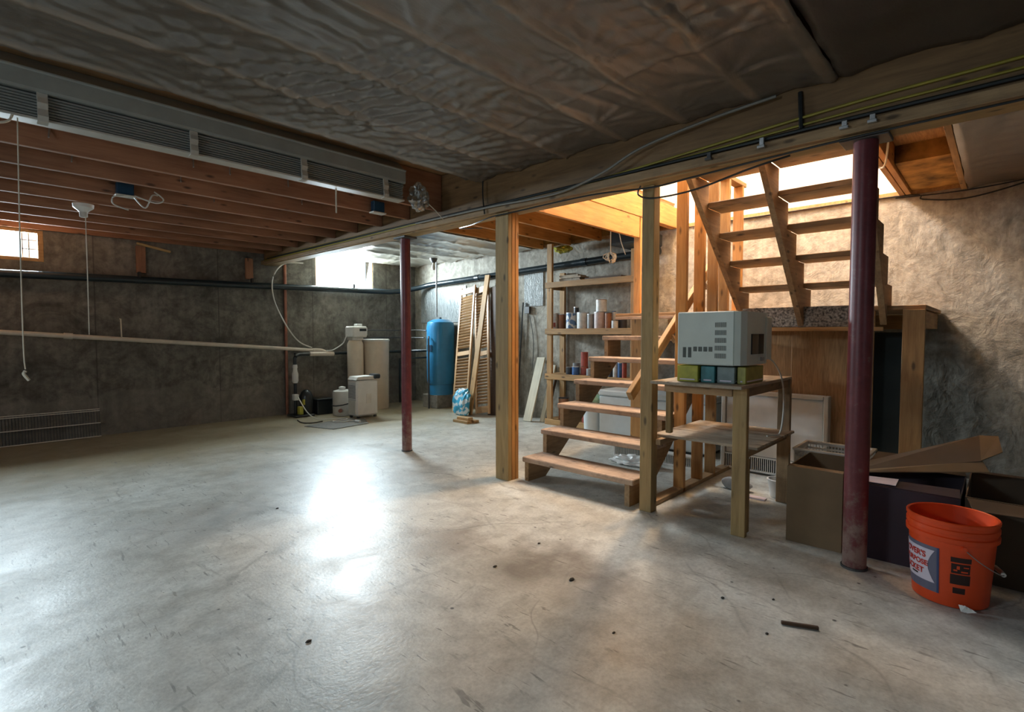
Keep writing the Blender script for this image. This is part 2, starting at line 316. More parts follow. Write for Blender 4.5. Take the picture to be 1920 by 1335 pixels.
M['film'] = clear('clear_plastic_film', (0.72, 0.78, 0.78), 0.35, 0.25)
m, nt, b = nodes_of('lit_bulb'); M['bulb'] = m
b.inputs['Emission Color'].default_value = (1, 0.8, 0.5, 1); b.inputs['Emission Strength'].default_value = 8; b.inputs['Base Color'].default_value = (1, 0.9, 0.8, 1)
# paper strip with a dark print band (paint tins)
def banded(name, a, c, sc):
    m, nt, b = nodes_of(name)
    f = noise(nt, coords(nt), sc, 2, 0.4, 0.3); r = ramp(nt, [(0.47, a), (0.5, c)]); nt.links.new(f, r.inputs[0]); nt.links.new(r.outputs[0], b.inputs['Base Color']); b.inputs['Roughness'].default_value = 0.4
    return m
M['can_print'] = banded('printed_tin', (0.60, 0.60, 0.58), (0.08, 0.16, 0.30), 16)
M['bag_print'] = banded('printed_sack', (0.62, 0.68, 0.70), (0.04, 0.33, 0.52), 13)

# ------------------------------------------------------------------ helpers
W = {}
def wm(o): return W.get(o.name, Matrix.Identity(4))
def link(o, mat4, parent=None):
    C.objects.link(o)
    if parent is not None:
        o.parent = parent; o.matrix_local = wm(parent).inverted() @ mat4
    else:
        o.matrix_basis = mat4
    W[o.name] = mat4.copy(); return o
def thing(name, label, cat, loc=(0, 0, 0), group=None):
    o = bpy.data.objects.new(name, None); o.empty_display_size = 0.1
    link(o, Matrix.Translation(Vector(loc))); o['label'] = label; o['category'] = cat
    if group: o['group'] = group
    return o
def tag(o, label, cat, group=None):
    o['label'] = label; o['category'] = cat
    if group: o['group'] = group
    return o
def struct(o): o['kind'] = 'structure'; return o
def obj(name, bm, mat, parent=None, smooth=False, origin=None):
    """mesh authored in world coordinates"""
    bmesh.ops.recalc_face_normals(bm, faces=bm.faces)
    if origin is None:
        if parent is not None: origin = wm(parent).translation.copy()
        else:
            xs = [v.co for v in bm.verts]
            origin = Vector(((min(p.x for p in xs) + max(p.x for p in xs)) / 2, (min(p.y for p in xs) + max(p.y for p in xs)) / 2, min(p.z for p in xs)))
    T = Matrix.Translation(Vector(origin))
    for v in bm.verts: v.co -= Vector(origin)
    me = bpy.data.meshes.new(name); bm.to_mesh(me); bm.free()
    if smooth:
        for p in me.polygons: p.use_smooth = True
        try: me.set_sharp_from_angle(angle=radians(38))
        except Exception: pass
    me.materials.append(M[mat] if isinstance(mat, str) else mat)
    return link(bpy.data.objects.new(name, me), T, parent)
def box(bm, x0, x1, y0, y1, z0, z1, bev=0.0):
    vs = [bm.verts.new(p) for p in ((x0, y0, z0), (x1, y0, z0), (x1, y1, z0), (x0, y1, z0), (x0, y0, z1), (x1, y0, z1), (x1, y1, z1), (x0, y1, z1))]
    fs = [bm.faces.new([vs[i] for i in q]) for q in ((3, 2, 1, 0), (4, 5, 6, 7), (0, 1, 5, 4), (1, 2, 6, 5), (2, 3, 7, 6), (3, 0, 4, 7))]
    if bev:
        es = list({e for f in fs for e in f.edges}); bmesh.ops.bevel(bm, geom=es, offset=bev, segments=1, affect='EDGES')
def B(*boxes, bev=0.0):
    bm = bmesh.new()
    for q in boxes: box(bm, *q, bev=bev)
    return bm
def board(name, p0, p1, wid, th, mat, parent=None, up=(0, 0, 1), bev=0.003, shape=None):
    """a board along p0->p1 (local X is the grain); wid along 'up', th across. p0/p1 are the centres of its ends"""
    p0, p1 = Vector(p0), Vector(p1); x = (p1 - p0); L = x.length; x.normalize(); u = Vector(up)
    if abs(u.dot(x)) > 0.99: u = Vector((0, 1, 0))
    z = (u - x * u.dot(x)).normalized(); y = z.cross(x)
    bm = bmesh.new(); box(bm, 0, L, -th / 2, th / 2, -wid / 2, wid / 2, bev)
    bmesh.ops.recalc_face_normals(bm, faces=bm.faces)
    me = bpy.data.meshes.new(name); bm.to_mesh(me); bm.free(); me.materials.append(M[mat])
    R = Matrix((x, y, z)).transposed().to_4x4()
    return link(bpy.data.objects.new(name, me), Matrix.Translation(p0) @ R, parent)
def plank(name, x0, x1, y0, y1, z0, z1, mat, parent=None, bev=0.003):
    """axis-aligned board; the grain follows the longest side"""
    d = (x1 - x0, y1 - y0, z1 - z0); c = ((x0 + x1) / 2, (y0 + y1) / 2, (z0 + z1) / 2); a = d.index(max(d))
    if a == 0: return board(name, (x0, c[1], c[2]), (x1, c[1], c[2]), d[2], d[1], mat, parent, (0, 0, 1), bev)
    if a == 1: return board(name, (c[0], y0, c[2]), (c[0], y1, c[2]), d[2], d[0], mat, parent, (0, 0, 1), bev)
    return board(name, (c[0], c[1], z0), (c[0], c[1], z1), d[1], d[0], mat, parent, (0, 1, 0), bev)
def smooth_path(pts, n=6):
    P = [Vector(p) for p in pts]
    if len(P) < 3: return P
    out = []
    for i in range(len(P) - 1):
        a, b_, c, d = P[max(i - 1, 0)], P[i], P[i + 1], P[min(i + 2, len(P) - 1)]
        for k in range(n):
            t = k / n
            out.append(0.5 * ((2 * b_) + (c - a) * t + (2 * a - 5 * b_ + 4 * c - d) * t * t + (3 * b_ - a - 3 * c + d) * t ** 3))
    out.append(P[-1]); return out
def tube(bm, pts, r, seg=8, curve=True, n=6):
    P = smooth_path(pts, n) if curve else [Vector(p) for p in pts]
    rings = []; up = Vector((0.13, 0.21, 0.97))
    for i, p in enumerate(P):
        t = (P[min(i + 1, len(P) - 1)] - P[max(i - 1, 0)]).normalized()
        if abs(t.dot(up)) > 0.95: up = Vector((0.97, 0.2, 0.1))
        s = t.cross(up).normalized(); w = s.cross(t)
        rad = r[i] if isinstance(r, (list, tuple)) else r
        rings.append([bm.verts.new(p + (s * cos(2 * pi * k / seg) + w * sin(2 * pi * k / seg)) * rad) for k in range(seg)])
    for a, b_ in zip(rings, rings[1:]):
        for k in range(seg): bm.faces.new((a[k], a[(k + 1) % seg], b_[(k + 1) % seg], b_[k]))
    bm.faces.new(rings[0][::-1]); bm.faces.new(rings[-1])
def T(pts, r, **kw):
    bm = bmesh.new(); tube(bm, pts, r, **kw); return bm
def lathe(bm, cx, cy, prof, seg=24, cap=True):
    rings = [[bm.verts.new((cx + r * cos(2 * pi * k / seg), cy + r * sin(2 * pi * k / seg), z)) for k in range(seg)] for r, z in prof]
    for a, b_ in zip(rings, rings[1:]):
        for k in range(seg): bm.faces.new((a[k], a[(k + 1) % seg], b_[(k + 1) % seg], b_[k]))
    if cap: bm.faces.new(rings[0][::-1]); bm.faces.new(rings[-1])
def Lt(cx, cy, prof, seg=24, cap=True):
    bm = bmesh.new(); lathe(bm, cx, cy, prof, seg, cap); return bm
def prism(bm, poly, axis, a0, a1):
    """poly in the two other axes (in order), extruded along axis from a0 to a1"""
    def at(p, a):
        q = list(p); q.insert(axis, a); return q
    v0 = [bm.verts.new(at(p, a0)) for p in poly]; v1 = [bm.verts.new(at(p, a1)) for p in poly]
    n = len(poly)
    bm.faces.new(v0[::-1]); bm.faces.new(v1)
    for i in range(n): bm.faces.new((v0[i], v0[(i + 1) % n], v1[(i + 1) % n], v1[i]))
def quadsheet(bm, a, b_, c, d, th):
    """thin sheet through four corners, thickness th"""
    a, b_, c, d = (Vector(p) for p in (a, b_, c, d)); n = (b_ - a).cross(d - a).normalized() * th
    lo_ = [bm.verts.new(p) for p in (a, b_, c, d)]; hi = [bm.verts.new(p + n) for p in (a, b_, c, d)]
    bm.faces.new(lo_[::-1]); bm.faces.new(hi)
    for i in range(4): bm.faces.new((lo_[i], lo_[(i + 1) % 4], hi[(i + 1) % 4], hi[i]))
def dup(root, delta):
    r = root.copy(); C.objects.link(r); r.location = root.location + Vector(delta)
    for ch in list(root.children):
        c = ch.copy(); C.objects.link(c); c.parent = r
        for g in ch.children:
            d = g.copy(); C.objects.link(d); d.parent = c
    return r

# ------------------------------------------------------------------ the setting
struct(obj('floor', B((-2.6, 6.1, -2.3, 8.2, -0.12, 0)), 'floor', origin=(0, 0, 0)))
# back wall (y = 8.05) with two window openings
WB = 'wall_back'
bw = struct(obj('wall_back', B((-2.6, 6.1, 8.05, 8.3, 0, 1.98), (-2.6, -0.35, 8.05, 8.3, 1.98, 2.72), (-0.35, 0.75, 8.05, 8.3, 1.98, 2.07), (-0.35, 0.75, 8.05, 8.3, 2.43, 2.72),
                               (0.75, 4.0, 8.05, 8.3, 1.98, 2.72), (4.0, 5.06, 8.05, 8.3, 2.52, 2.72), (5.06, 6.1, 8.05, 8.3, 1.98, 2.72)), WB, origin=(0, 0, 0)))
struct(obj('wall_right', B((5.95, 6.15, -2.3, 8.05, 0, 2.5)), 'wall_right', origin=(0, 0, 0)))
struct(obj('wall_left', B((-2.8, -2.6, -2.3, 8.3, 0, 1.75), (-2.8, -2.6, -2.3, 8.3, 2.2, 2.72), (-2.8, -2.6, -2.3, 2.0, 1.75, 2.2), (-2.8, -2.6, 3.0, 8.3, 1.75, 2.2)), WB, origin=(0, 0, 0)))
struct(obj('wall_near', B((-2.8, 6.15, -2.5, -2.3, 0, 1.3), (-2.8, 6.15, -2.5, -2.3, 2.1, 2.72), (-2.8, -0.5, -2.5, -2.3, 1.3, 2.1), (0.9, 6.15, -2.5, -2.3, 1.3, 2.1)), WB, origin=(0, 0, 0)))
ceil = struct(obj('ceiling', B((-2.8, 3.34, -2.5, 8.3, 2.74, 2.80), (3.34, 6.15, 2.92, 8.3, 2.74, 2.80), (3.34, 6.15, -2.5, 0.68, 2.74, 2.80)), 'ply', origin=(0, 0, 0)))
struct(obj('trim_1', B((5.93, 6.15, -2.3, 8.05, 2.5, 2.54)), 'pine', origin=(0, 0, 0)))
struct(obj('trim_2', B((-2.6, 3.2, 8.02, 8.05, 2.43, 2.74)), 'joist', origin=(0, 0, 0)))
struct(obj('wall_upper_right', B((5.95, 6.1, 0.6, 3.0, 2.54, 5.0)), 'drywall', origin=(0, 0, 0)))
struct(obj('wall_upper_left', B((3.3, 5.95, 2.90, 3.0, 2.80, 5.0)), 'drywall', origin=(0, 0, 0)))
struct(obj('wall_upper_near', B((3.3, 5.95, 0.56, 0.66, 2.80, 5.0)), 'drywall', origin=(0, 0, 0)))
struct(obj('wall_upper_front', B((3.2, 3.3, 0.56, 3.0, 2.80, 5.0)), 'drywall', origin=(0, 0, 0)))
struct(obj('ceiling_upper', B((3.2, 6.1, 0.5, 3.1, 5.0, 5.1)), 'drywall', origin=(0, 0, 0)))
struct(obj('wall_rim', B((5.95, 6.15, 3.0, 8.3, 2.54, 2.74), (5.95, 6.15, -2.5, 0.6, 2.54, 2.74)), 'insul', origin=(0, 0, 0)))

# floor joists overhead, each a part of the ceiling
JY = [3.90 + 0.4987 * k for k in range(9)]
for y in JY[:-1]:
    plank('joist', -2.58, 3.195, y, y + 0.04, 2.40, 2.735, 'joist', ceil)
for y in (3.42, 3.92, 4.42, 4.92):
    plank('joist', 3.345, 5.93, y, y + 0.04, 2.48, 2.735, 'orange_pine', ceil)
for y in (2.86, 2.905):
    plank('trimmer_joist', 3.345, 5.93, y, y + 0.04, 2.50, 2.735, 'orange_pine', ceil)
plank('trimmer_joist', 3.345, 5.06, 2.865, 2.905, 2.275, 2.497, 'orange_pine', ceil)
for y in (0.635, 0.68):
    plank('trimmer_joist', 3.345, 5.93, y, y + 0.04, 2.50, 2.735, 'orange_pine', ceil)
plank('joist', 3.345, 5.93, 0.255, 0.295, 2.48, 2.735, 'pine', ceil)
obj('insulation_batt', B((3.35, 4.9, 0.30, 0.63, 2.66, 2.73)), 'ply', ceil)
obj('insulation_batt', B((4.9, 5.94, 0.30, 0.63, 2.53, 2.73)), 'insul', ceil)

# vapour-barrier sheets with ridges at the joists and puckers at the staples
def film(name, x0, x1, y0, y1, z, ridges, step, mat, sag, seed, edge=None, amp=1.0):
    from mathutils import noise as mn
    rnd = random.Random(seed); verts = []; contact = []
    nx, ny = int((x1 - x0) / step) + 1, int((y1 - y0) / step) + 1
    st = []
    for ry in ridges:
        x = x0 + rnd.uniform(0, .4)
        while x < x1 + .1:
            st.append((x, ry + rnd.uniform(-.02, .02), rnd.randint(7, 13), rnd.uniform(0, 6.28), rnd.uniform(0.6, 1.25), rnd.uniform(0.16, 0.34))); x += rnd.uniform(0.40, 0.95)
    strings = [x0 + (x1 - x0) * (i + 0.5 + rnd.uniform(-.2, .2)) / 5 for i in range(5)]
    tri = lambda t: abs(((t / pi) % 2) - 1) * 2 - 1          # sharp folds
    for j in range(ny + 1):
        for i in range(nx + 1):
            x = x0 + (x1 - x0) * i / nx; y = y0 + (y1 - y0) * j / ny
            yw = y + .012 * mn.noise(Vector((x * 1.7, seed, y)))
            d = min(abs(yw - r) for r in ridges) if ridges else 0.2
            dz = sag * min(1, (d / 0.20)) ** 0.8 - (0.006 if d < 0.020 else 0.0)
            for sx, sy, n, ph, a, R in st:
                ddx, ddy = x - sx, y - sy; q = ddx * ddx + ddy * ddy
                if q < R * R * 7:
                    q = sqrt(q); th = atan2(ddy, ddx)
                    fold = (tri(n * th + ph) + .5 * tri((2 * n + 1) * th + 2 * ph)) * (.55 + .45 * mn.noise(Vector((th * 2, sx, sy))))
                    dz += amp * 0.0085 * a * fold * exp(-q / R) * min(1, q / 0.09)
            u = (y - y0) * 2.0
            dz += amp * 0.0050 * mn.noise(Vector((x * 1.5 + seed, (y + .25 * sin(x * 1.3 + seed) * x * .3) * 17, 0.1))) 
            w = max(0.0, mn.noise(Vector((x * .9, y * .9, seed + 4.0)))) * 2.2
            dz += amp * 0.0042 * w * tri((x * 1.0 + y * .55) * (46 + 8 * mn.noise(Vector((x * .6, y * .6, 9.0)))) + 3 * mn.noise(Vector((x * 2, y * 2, 0))))
            for s_ in strings:
                dz -= 0.006 * exp(-((x - s_ - 0.05 * sin(y * 2 + s_)) / 0.012) ** 2)
            yy = y
            if edge and j == ny: yy = y + edge * mn.noise(Vector((x * 3, seed, 0)))
            verts.append((x, yy, z + dz))
            contact.append(max(0.0, min(1.0, (0.036 - d) / 0.012)) * (0.45 + .55 * max(0, .5 + mn.noise(Vector((x * 2.5, y * 2, 7.0))))))
    faces = [(j * (nx + 1) + i, j * (nx + 1) + i + 1, (j + 1) * (nx + 1) + i + 1, (j + 1) * (nx + 1) + i) for j in range(ny) for i in range(nx)]
    origin = Vector(((x0 + x1) / 2, (y0 + y1) / 2, z))
    me = bpy.data.meshes.new(name); me.from_pydata([tuple(Vector(p) - origin) for p in verts], [], faces)
    at = me.attributes.new('joist_contact', 'FLOAT', 'POINT'); at.data.foreach_set('value', contact)
    for p in me.polygons: p.use_smooth = True
    me.materials.append(M[mat])
    o = link(bpy.data.objects.new(name, me), Matrix.Translation(origin))
    md = o.modifiers.new('thickness', 'SOLIDIFY'); md.thickness = 0.002
    return o
tag(film('plastic_ceiling_sheet', -2.58, 3.19, 0.66, 3.39, 2.57, (3.35, 2.90, 2.42, 1.93, 1.50, 1.06, 0.70), 0.019, 'plastic', 0.020, 3, 0.03, 1.8),
    'large wrinkled brown-grey plastic sheet stapled to the ceiling before the long beam', 'plastic sheet')
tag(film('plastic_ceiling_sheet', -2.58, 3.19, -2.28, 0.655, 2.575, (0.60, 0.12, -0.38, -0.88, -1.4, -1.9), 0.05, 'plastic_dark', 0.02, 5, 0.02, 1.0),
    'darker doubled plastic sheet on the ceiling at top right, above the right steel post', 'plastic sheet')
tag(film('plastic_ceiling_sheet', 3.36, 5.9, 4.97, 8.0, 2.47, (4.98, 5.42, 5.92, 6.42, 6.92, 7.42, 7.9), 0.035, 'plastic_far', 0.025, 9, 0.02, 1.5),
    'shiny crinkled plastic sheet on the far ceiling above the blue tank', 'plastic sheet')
tag(film('plastic_ceiling_sheet', 3.36, 5.9, -2.2, 0.25, 2.475, (0.24, -0.2, -0.7, -1.2), 0.045, 'plastic', 0.02, 11, 0.01, 1.4),
    'glossy plastic sheet stapled under the ceiling at the right edge, behind the beam', 'plastic sheet')

# windows in the back wall
def window(n, x0, x1, z0, z1, bars, f=.05):
    w = struct(obj('window_%d' % n, B((x0, x0 + f, 8.06, 8.12, z0, z1), (x1 - f, x1, 8.06, 8.12, z0, z1), (x0 + f, x1 - f, 8.06, 8.12, z0, z0 + f * .8), (x0 + f, x1 - f, 8.06, 8.12, z1 - f * .8, z1), bev=.003), 'pine', origin=((x0 + x1) / 2, 8.1, z0)))
    obj('pane', B((x0 + f, x1 - f, 8.10, 8.106, z0 + f * .8, z1 - f * .8)), 'pane', w)
    for k in range(bars):
        obj('glazing_bar', B((x1 - .13 - .055 * k, x1 - .118 - .055 * k, 8.085, 8.098, z0 + .04, z1 - .04)), 'white', w)
    if bars:
        for z in (z0 + .13, z0 + .23): obj('glazing_bar', B((x1 - .19, x1 - .05, 8.085, 8.098, z, z + .012)), 'white', w)
    return w
window(1, -0.35, 0.75, 2.07, 2.43, 2)
window(2, 4.0, 5.06, 1.98, 2.52, 0, .018)
added_w3 = struct(obj('window_3', B((-2.76, -2.62, 2.0, 2.04, 1.75, 2.2), (-2.76, -2.62, 2.96, 3.0, 1.75, 2.2), (-2.76, -2.62, 2.04, 2.96, 1.75, 1.79), (-2.76, -2.62, 2.04, 2.96, 2.16, 2.2)), 'white', origin=(-2.7, 2.5, 1.75)))  # added window in the unseen left wall, made up for the side fill
obj('pane', B((-2.65, -2.645, 2.04, 2.96, 1.79, 2.16)), 'pane', added_w3)
added_w4 = struct(obj('window_4', B((-.5, -.44, -2.46, -2.32, 1.3, 2.1), (.84, .9, -2.46, -2.32, 1.3, 2.1), (-.44, .84, -2.46, -2.32, 1.3, 1.36), (-.44, .84, -2.46, -2.32, 2.04, 2.1)), 'white', origin=(.2, -2.4, 1.3)))  # second added window, behind the camera, made up for the near fill
obj('pane', B((-.44, .84, -2.345, -2.34, 1.36, 2.04)), 'pane', added_w4)

# ------------------------------------------------------------------ beam and posts
bt = thing('support_beam', 'long built-up wooden main beam carrying cables, running over the steel posts', 'beam', (3.27, 2.8, 2.27))
plank('beam_plank', 3.20, 3.245, -2.28, 8.04, 2.30, 2.735, 'beam', bt)
plank('beam_plank', 3.248, 3.293, -2.28, 8.04, 2.30, 2.735, 'beam', bt)
plank('beam_plank', 3.296, 3.341, -2.28, 8.04, 2.30, 2.735, 'beam', bt)
plank('ledger', 3.155, 3.199, -2.28, 8.04, 2.268, 2.325, 'stringer', bt)
plank('bottom_plate', 3.20, 3.345, -2.28, 8.04, 2.262, 2.299, 'yellow_pine', bt)
for y, h, mt in ((1.02, .05, 'steel'), (1.32, .04, 'darksteel'), (0.62, .035, 'steel'), (0.50, .035, 'steel')):
    obj('bracket', B((3.14, 3.156, y - .012, y + .012, 2.30, 2.30 + h), (3.125, 3.145, y - .02, y + .02, 2.29, 2.305), bev=.002), mt, bt)
def steel_post(x, y, r, label):
    p = thing('steel_post', label, 'post', (x, y, 0), 'red steel posts under the beam')
    obj('shaft', Lt(x, y, [(r, 0.012), (r, 2.24)], 28), 'red', p, True)
    obj('base_plate', Lt(x, y, [(r * 1.12, 0), (r * 1.12, .0115)], 24), 'darksteel', p)
    obj('cap_plate', B((x - .08, x + .08, y - r * 1.9, y + r * 1.9, 2.24, 2.26), bev=.003), 'darksteel', p)
    return p
steel_post(3.265, 0.545, 0.056, 'thick dark red steel post in front of the upper stairs, beside the orange bucket')
steel_post(3.285, 4.61, 0.052, 'slender dark red steel post out on the open floor, nearest the blue tank')
wp = thing('wooden_post', 'triple-ply yellow and orange wooden post between the slender steel post and the stairs', 'post', (3.25, 3.1, 0))
plank('stud', 3.18, 3.225, 3.02, 3.17, 0, 2.262, 'yellow_pine', wp)
plank('stud', 3.228, 3.268, 3.02, 3.17, 0, 2.262, 'orange_pine', wp)
plank('stud', 3.271, 3.311, 3.02, 3.17, 0, 2.262, 'orange_pine', wp)

# cables along the beam
def cable(name, label, pts, r, mat):
    return tag(obj(name, T(pts, r, seg=6), mat, None, True), label, 'cable')
cable('electric_cable', 'upper yellow electric cable running along the face of the beam', [(3.185, -1.2, 2.47), (3.185, 0, 2.44), (3.185, .7, 2.425), (3.185, 2.2, 2.345), (3.185, 3.3, 2.345), (3.17, 4.1, 2.345), (3.17, 5.7, 2.35), (3.17, 7.9, 2.35)], .0075, 'yellowcable')
cable('electric_cable', 'lower yellow electric cable stapled just under the upper yellow one', [(3.188, -1.2, 2.42), (3.188, 0, 2.395), (3.188, .7, 2.385), (3.185, 2.2, 2.333), (3.17, 3.2, 2.333), (3.145, 4.1, 2.325), (3.14, 5.7, 2.315), (3.14, 7.9, 2.31)], .0065, 'yellowcable')
cable('electric_cable', 'greyish white cable dropping from the ceiling sheet down across the beam', [(3.15, .95, 2.56), (3.14, 1.34, 2.53), (3.14, 1.78, 2.47), (3.135, 2.07, 2.37), (3.13, 2.4, 2.305), (3.125, 2.75, 2.30), (3.125, 3.2, 2.315), (3.12, 4.2, 2.32)], .009, 'greycable')
cable('electric_cable', 'thick black cable lying along the ledge of the beam', [(3.18, -1.2, 2.36), (3.18, .6, 2.352), (3.18, 1.8, 2.345), (3.165, 3.0, 2.338), (3.150, 4.1, 2.336), (3.150, 7.8, 2.335)], .010, 'black')
cable('electric_cable', 'thin black cable sagging below the bottom edge of the beam', [(3.17, -1.0, 2.255), (3.17, .35, 2.252), (3.17, 1.05, 2.235), (3.18, 1.45, 2.222), (3.19, 1.72, 2.215), (3.17, 2.2, 2.245), (3.16, 2.97, 2.240), (3.165, 3.2, 2.24), (3.3, 3.6, 2.25), (3.6, 4.1, 2.33), (4.2, 4.4, 2.46)], .006, 'black')
cable('electric_cable', 'black cable looping low between the two stud tops under the beam', [(3.25, .9, 2.25), (3.22, 1.1, 2.215), (3.24, 1.45, 2.16), (3.27, 1.75, 2.165), (3.245, 1.85, 2.20), (3.22, 1.82, 2.25)], .006, 'black')
obj_c = cable('vent_strap', 'short black vertical strap hanging on the beam face right of centre', [(3.19, .84, 2.56), (3.185, .835, 2.47), (3.185, .83, 2.36)], .012, 'black')
cable('vent_strap', 'thin black rod standing beside the beam near the wooden post', [(3.14, 3.28, 2.55), (3.14, 3.28, 2.42), (3.14, 3.26, 2.27)], .006, 'black')

# ------------------------------------------------------------------ lower stair flight
RISE, RUN, X0 = 0.2045, 0.2415, 3.28
st = thing('lower_stairs', 'worn open-riser wooden stair flight of six treads climbing to the landing', 'stairs', (3.9, 2.42, 0))
YA, YB = 1.90, 2.94
for k in range(6):
    x = X0 + RUN * k; z = RISE * (k + 1)
    j = random.uniform(-.006, .006)
    plank('tread', x, x + 0.275, YA - 0.008, YB + 0.015 + j, z - 0.042, z, 'tread', st, .006)
for y in (YB - 0.042, YA + 0.03):
    bm = bmesh.new(); poly = [(X0 + .02, 0)]
    for k in range(6):
        x = X0 + .02 + RUN * k; z = RISE * (k + 1) - 0.0425
        poly += [(x, z), (x + RUN, z)]
    poly += [(X0 + .02 + RUN * 6, RISE * 6.75), (X0 + .04 + RUN * 6, RISE * 6.75), (X0 + .04 + RUN * 6, RISE * 5.0), (X0 + .25, 0)]
    # build as a row of convex slices so that the sawtooth fills cleanly
    def low(xx): return max(0.0, (xx - (X0 + .25)) * (RISE * 5.0) / (RUN * 6 - .21))
    for k in range(6):
        a, c = X0 + .02 + RUN * k, X0 + .02 + RUN * (k + 1); z = RISE * (k + 1) - 0.0425
        if k == 0: prism(bm, [(a, 0), (X0 + .25, 0), (c, low(c)), (c, z), (a, z)], 1, y, y + 0.04)
        else: prism(bm, [(a, low(a)), (c, low(c)), (c, z), (a, z)], 1, y, y + 0.04)
    obj('stringer', bm, 'stringer', st)

# landing
X7 = X0 + RUN * 6; ZL = 1.455
ld = thing('stair_landing', 'carpeted plywood landing against the concrete wall joining the two stair flights', 'landing', (5.3, 1.6, 0))
plank('deck', X7, 5.94, 0.40, 2.95, ZL - .03, ZL, 'ply', ld)
plank('rim_joist', X7 + .0, X7 + .04, 0.70, 1.90, ZL - .165, ZL - .035, 'pine', ld)
plank('front_edge', X7 - .01, X7 + .03, 1.905, 2.95, ZL - .06, ZL - .031, 'tread', ld)
plank('rim_joist', X7 + .045, 5.94, 0.42, 0.46, ZL - .165, ZL - .035, 'pine', ld)
plank('ledger', 5.9, 5.94, .47, 2.95, ZL - .165, ZL - .035, 'pine', ld)
cp = bmesh.new(); box(cp, X7 + .24, X7 + 1.15, 0.72, 1.66, ZL + .001, ZL + .016, .004); box(cp, X7 - .016, X7 - .002, 0.72, 1.66, ZL - .150, ZL + .012, .004)
obj('carpet', cp, 'carpet', ld)
plank('post', X7 - .035, X7 + .0, 0.40, 0.53, 0.0, ZL - .031, 'pine', ld)
plank('post', 5.06, 5.10, 2.80, 2.955, 0.0, ZL - .04, 'orange_pine', ld)
plank('cleat', X7 - .06, X7 - .037, .64, 1.70, ZL - .185, ZL - .155, 'pine', ld)
tag(plank('plywood_panel', 4.98, 4.998, 0.74, 1.335, 0.30, ZL - .17, 'ply'), 'tall plywood panel standing under the landing behind the right steel post', 'panel')
tag(plank('dark_board', 5.20, 5.22, 0.47, 0.80, .002, 1.26, 'darkgreen'), 'dark greenish sheet standing under the landing beside its corner post', 'board')  # near-black upright sheet filling the space beside the corner post
tag(plank('plywood_panel', 5.03, 5.048, 1.30, 1.86, 0.45, ZL - .17, 'ply'), 'second plywood panel under the landing, just behind the microwave', 'panel')
tag(plank('corner_stud', 5.08, 5.33, 2.865, 2.945, ZL + .001, 2.497, 'orange_pine'), 'broad orange board standing on the landing left corner under the stairwell trimmer', 'board')

# upper flight, rising from the landing back towards the beam
us = thing('upper_stairs', 'upper open-riser stair flight seen from behind, rising from the landing to the beam', 'stairs', (4.4, 1.25, ZL))
for k in range(5):
    z = ZL + 0.199 * (k + 1); x = 4.68 - 0.23 * k
    plank('tread', x, x + 0.262, 0.668, 1.178, z - .04, z, 'stringer', us, .004)
    plank('tread', x, x + 0.262, 1.222, 1.678, z - .04, z, 'stringer', us, .004)
for y, bx_, bz, tx_, tz in ((1.70, 4.725, 1.465, 3.72, 2.35), (1.20, 4.722, 1.30, 3.69, 2.375), (0.646, 4.715, 1.315, 3.80, 2.40)):
    bm = bmesh.new(); Lz = lambda xx: bz + (bx_ - xx) * (tz - bz) / (bx_ - tx_)
    for k in range(6):
        a = 4.70 - 0.23 * k; c = a + 0.23; top = ZL + 0.199 * (k + 1) - .041
        if k == 0:
            prism(bm, [(bx_, ZL + .002), (bx_ + .20, ZL + .002), (bx_ + .20, top), (bx_, top)], 1, y - .02, y + .02)
            prism(bm, [(a, Lz(a)), (bx_, Lz(bx_)), (bx_, top), (a, top)], 1, y - .02, y + .02)
        else:
            prism(bm, [(a, Lz(a)), (c, Lz(c)), (c, top), (a, max(top, Lz(a) + .01))], 1, y - .02, y + .02)
    obj('stringer', bm, 'stringer', us)
plank('header', 3.35, 3.39, .74, 1.77, 2.30, 2.73, 'pine', us)

# partition of studs between the flights
pt = thing('stud_partition', 'row of bare studs standing between the two stair flights', 'partition', (4.0, 1.82, 0))
plank('stud', 3.29, 3.375, 1.755, 1.845, 0, 2.262, 'yellow_pine', pt)
plank('stud', 3.895, 3.935, 1.80, 1.885, 0, 2.73, 'orange_pine', pt)
plank('stud', 4.22, 4.26, 1.80, 1.885, 0.035, 2.73, 'orange_pine', pt)
plank('stud', 4.49, 4.53, 1.80, 1.885, 0, 2.73, 'pine', pt)
plank('stud', 4.74, 4.78, 1.80, 1.885, ZL + .002, 2.62, 'pine', pt)
plank('stud', 5.06, 5.10, 1.80, 1.885, ZL + .002, 2.62, 'orange_pine', pt)
plank('top_plate', 4.62, 5.16, 1.80, 1.885, 2.622, 2.662, 'pine', pt)
plank('sole_plate', 3.38, 4.9, 1.80, 1.885, 0.0, 0.034, 'stringer', pt)
hr = thing('handrail', 'slanting wooden handrail fixed to the studs above the lower stairs', 'handrail', (3.9, 1.93, .85))
board('rail', (3.30, 1.935, .80), (5.0, 1.935, 2.10), .075, .04, 'pine', hr)
board('bracket', (3.915, 1.888, 1.18), (3.915, 1.93, 1.24), .03, .03, 'stringer', hr)
board('bracket', (4.51, 1.888, 1.64), (4.51, 1.93, 1.70), .03, .03, 'stringer', hr)

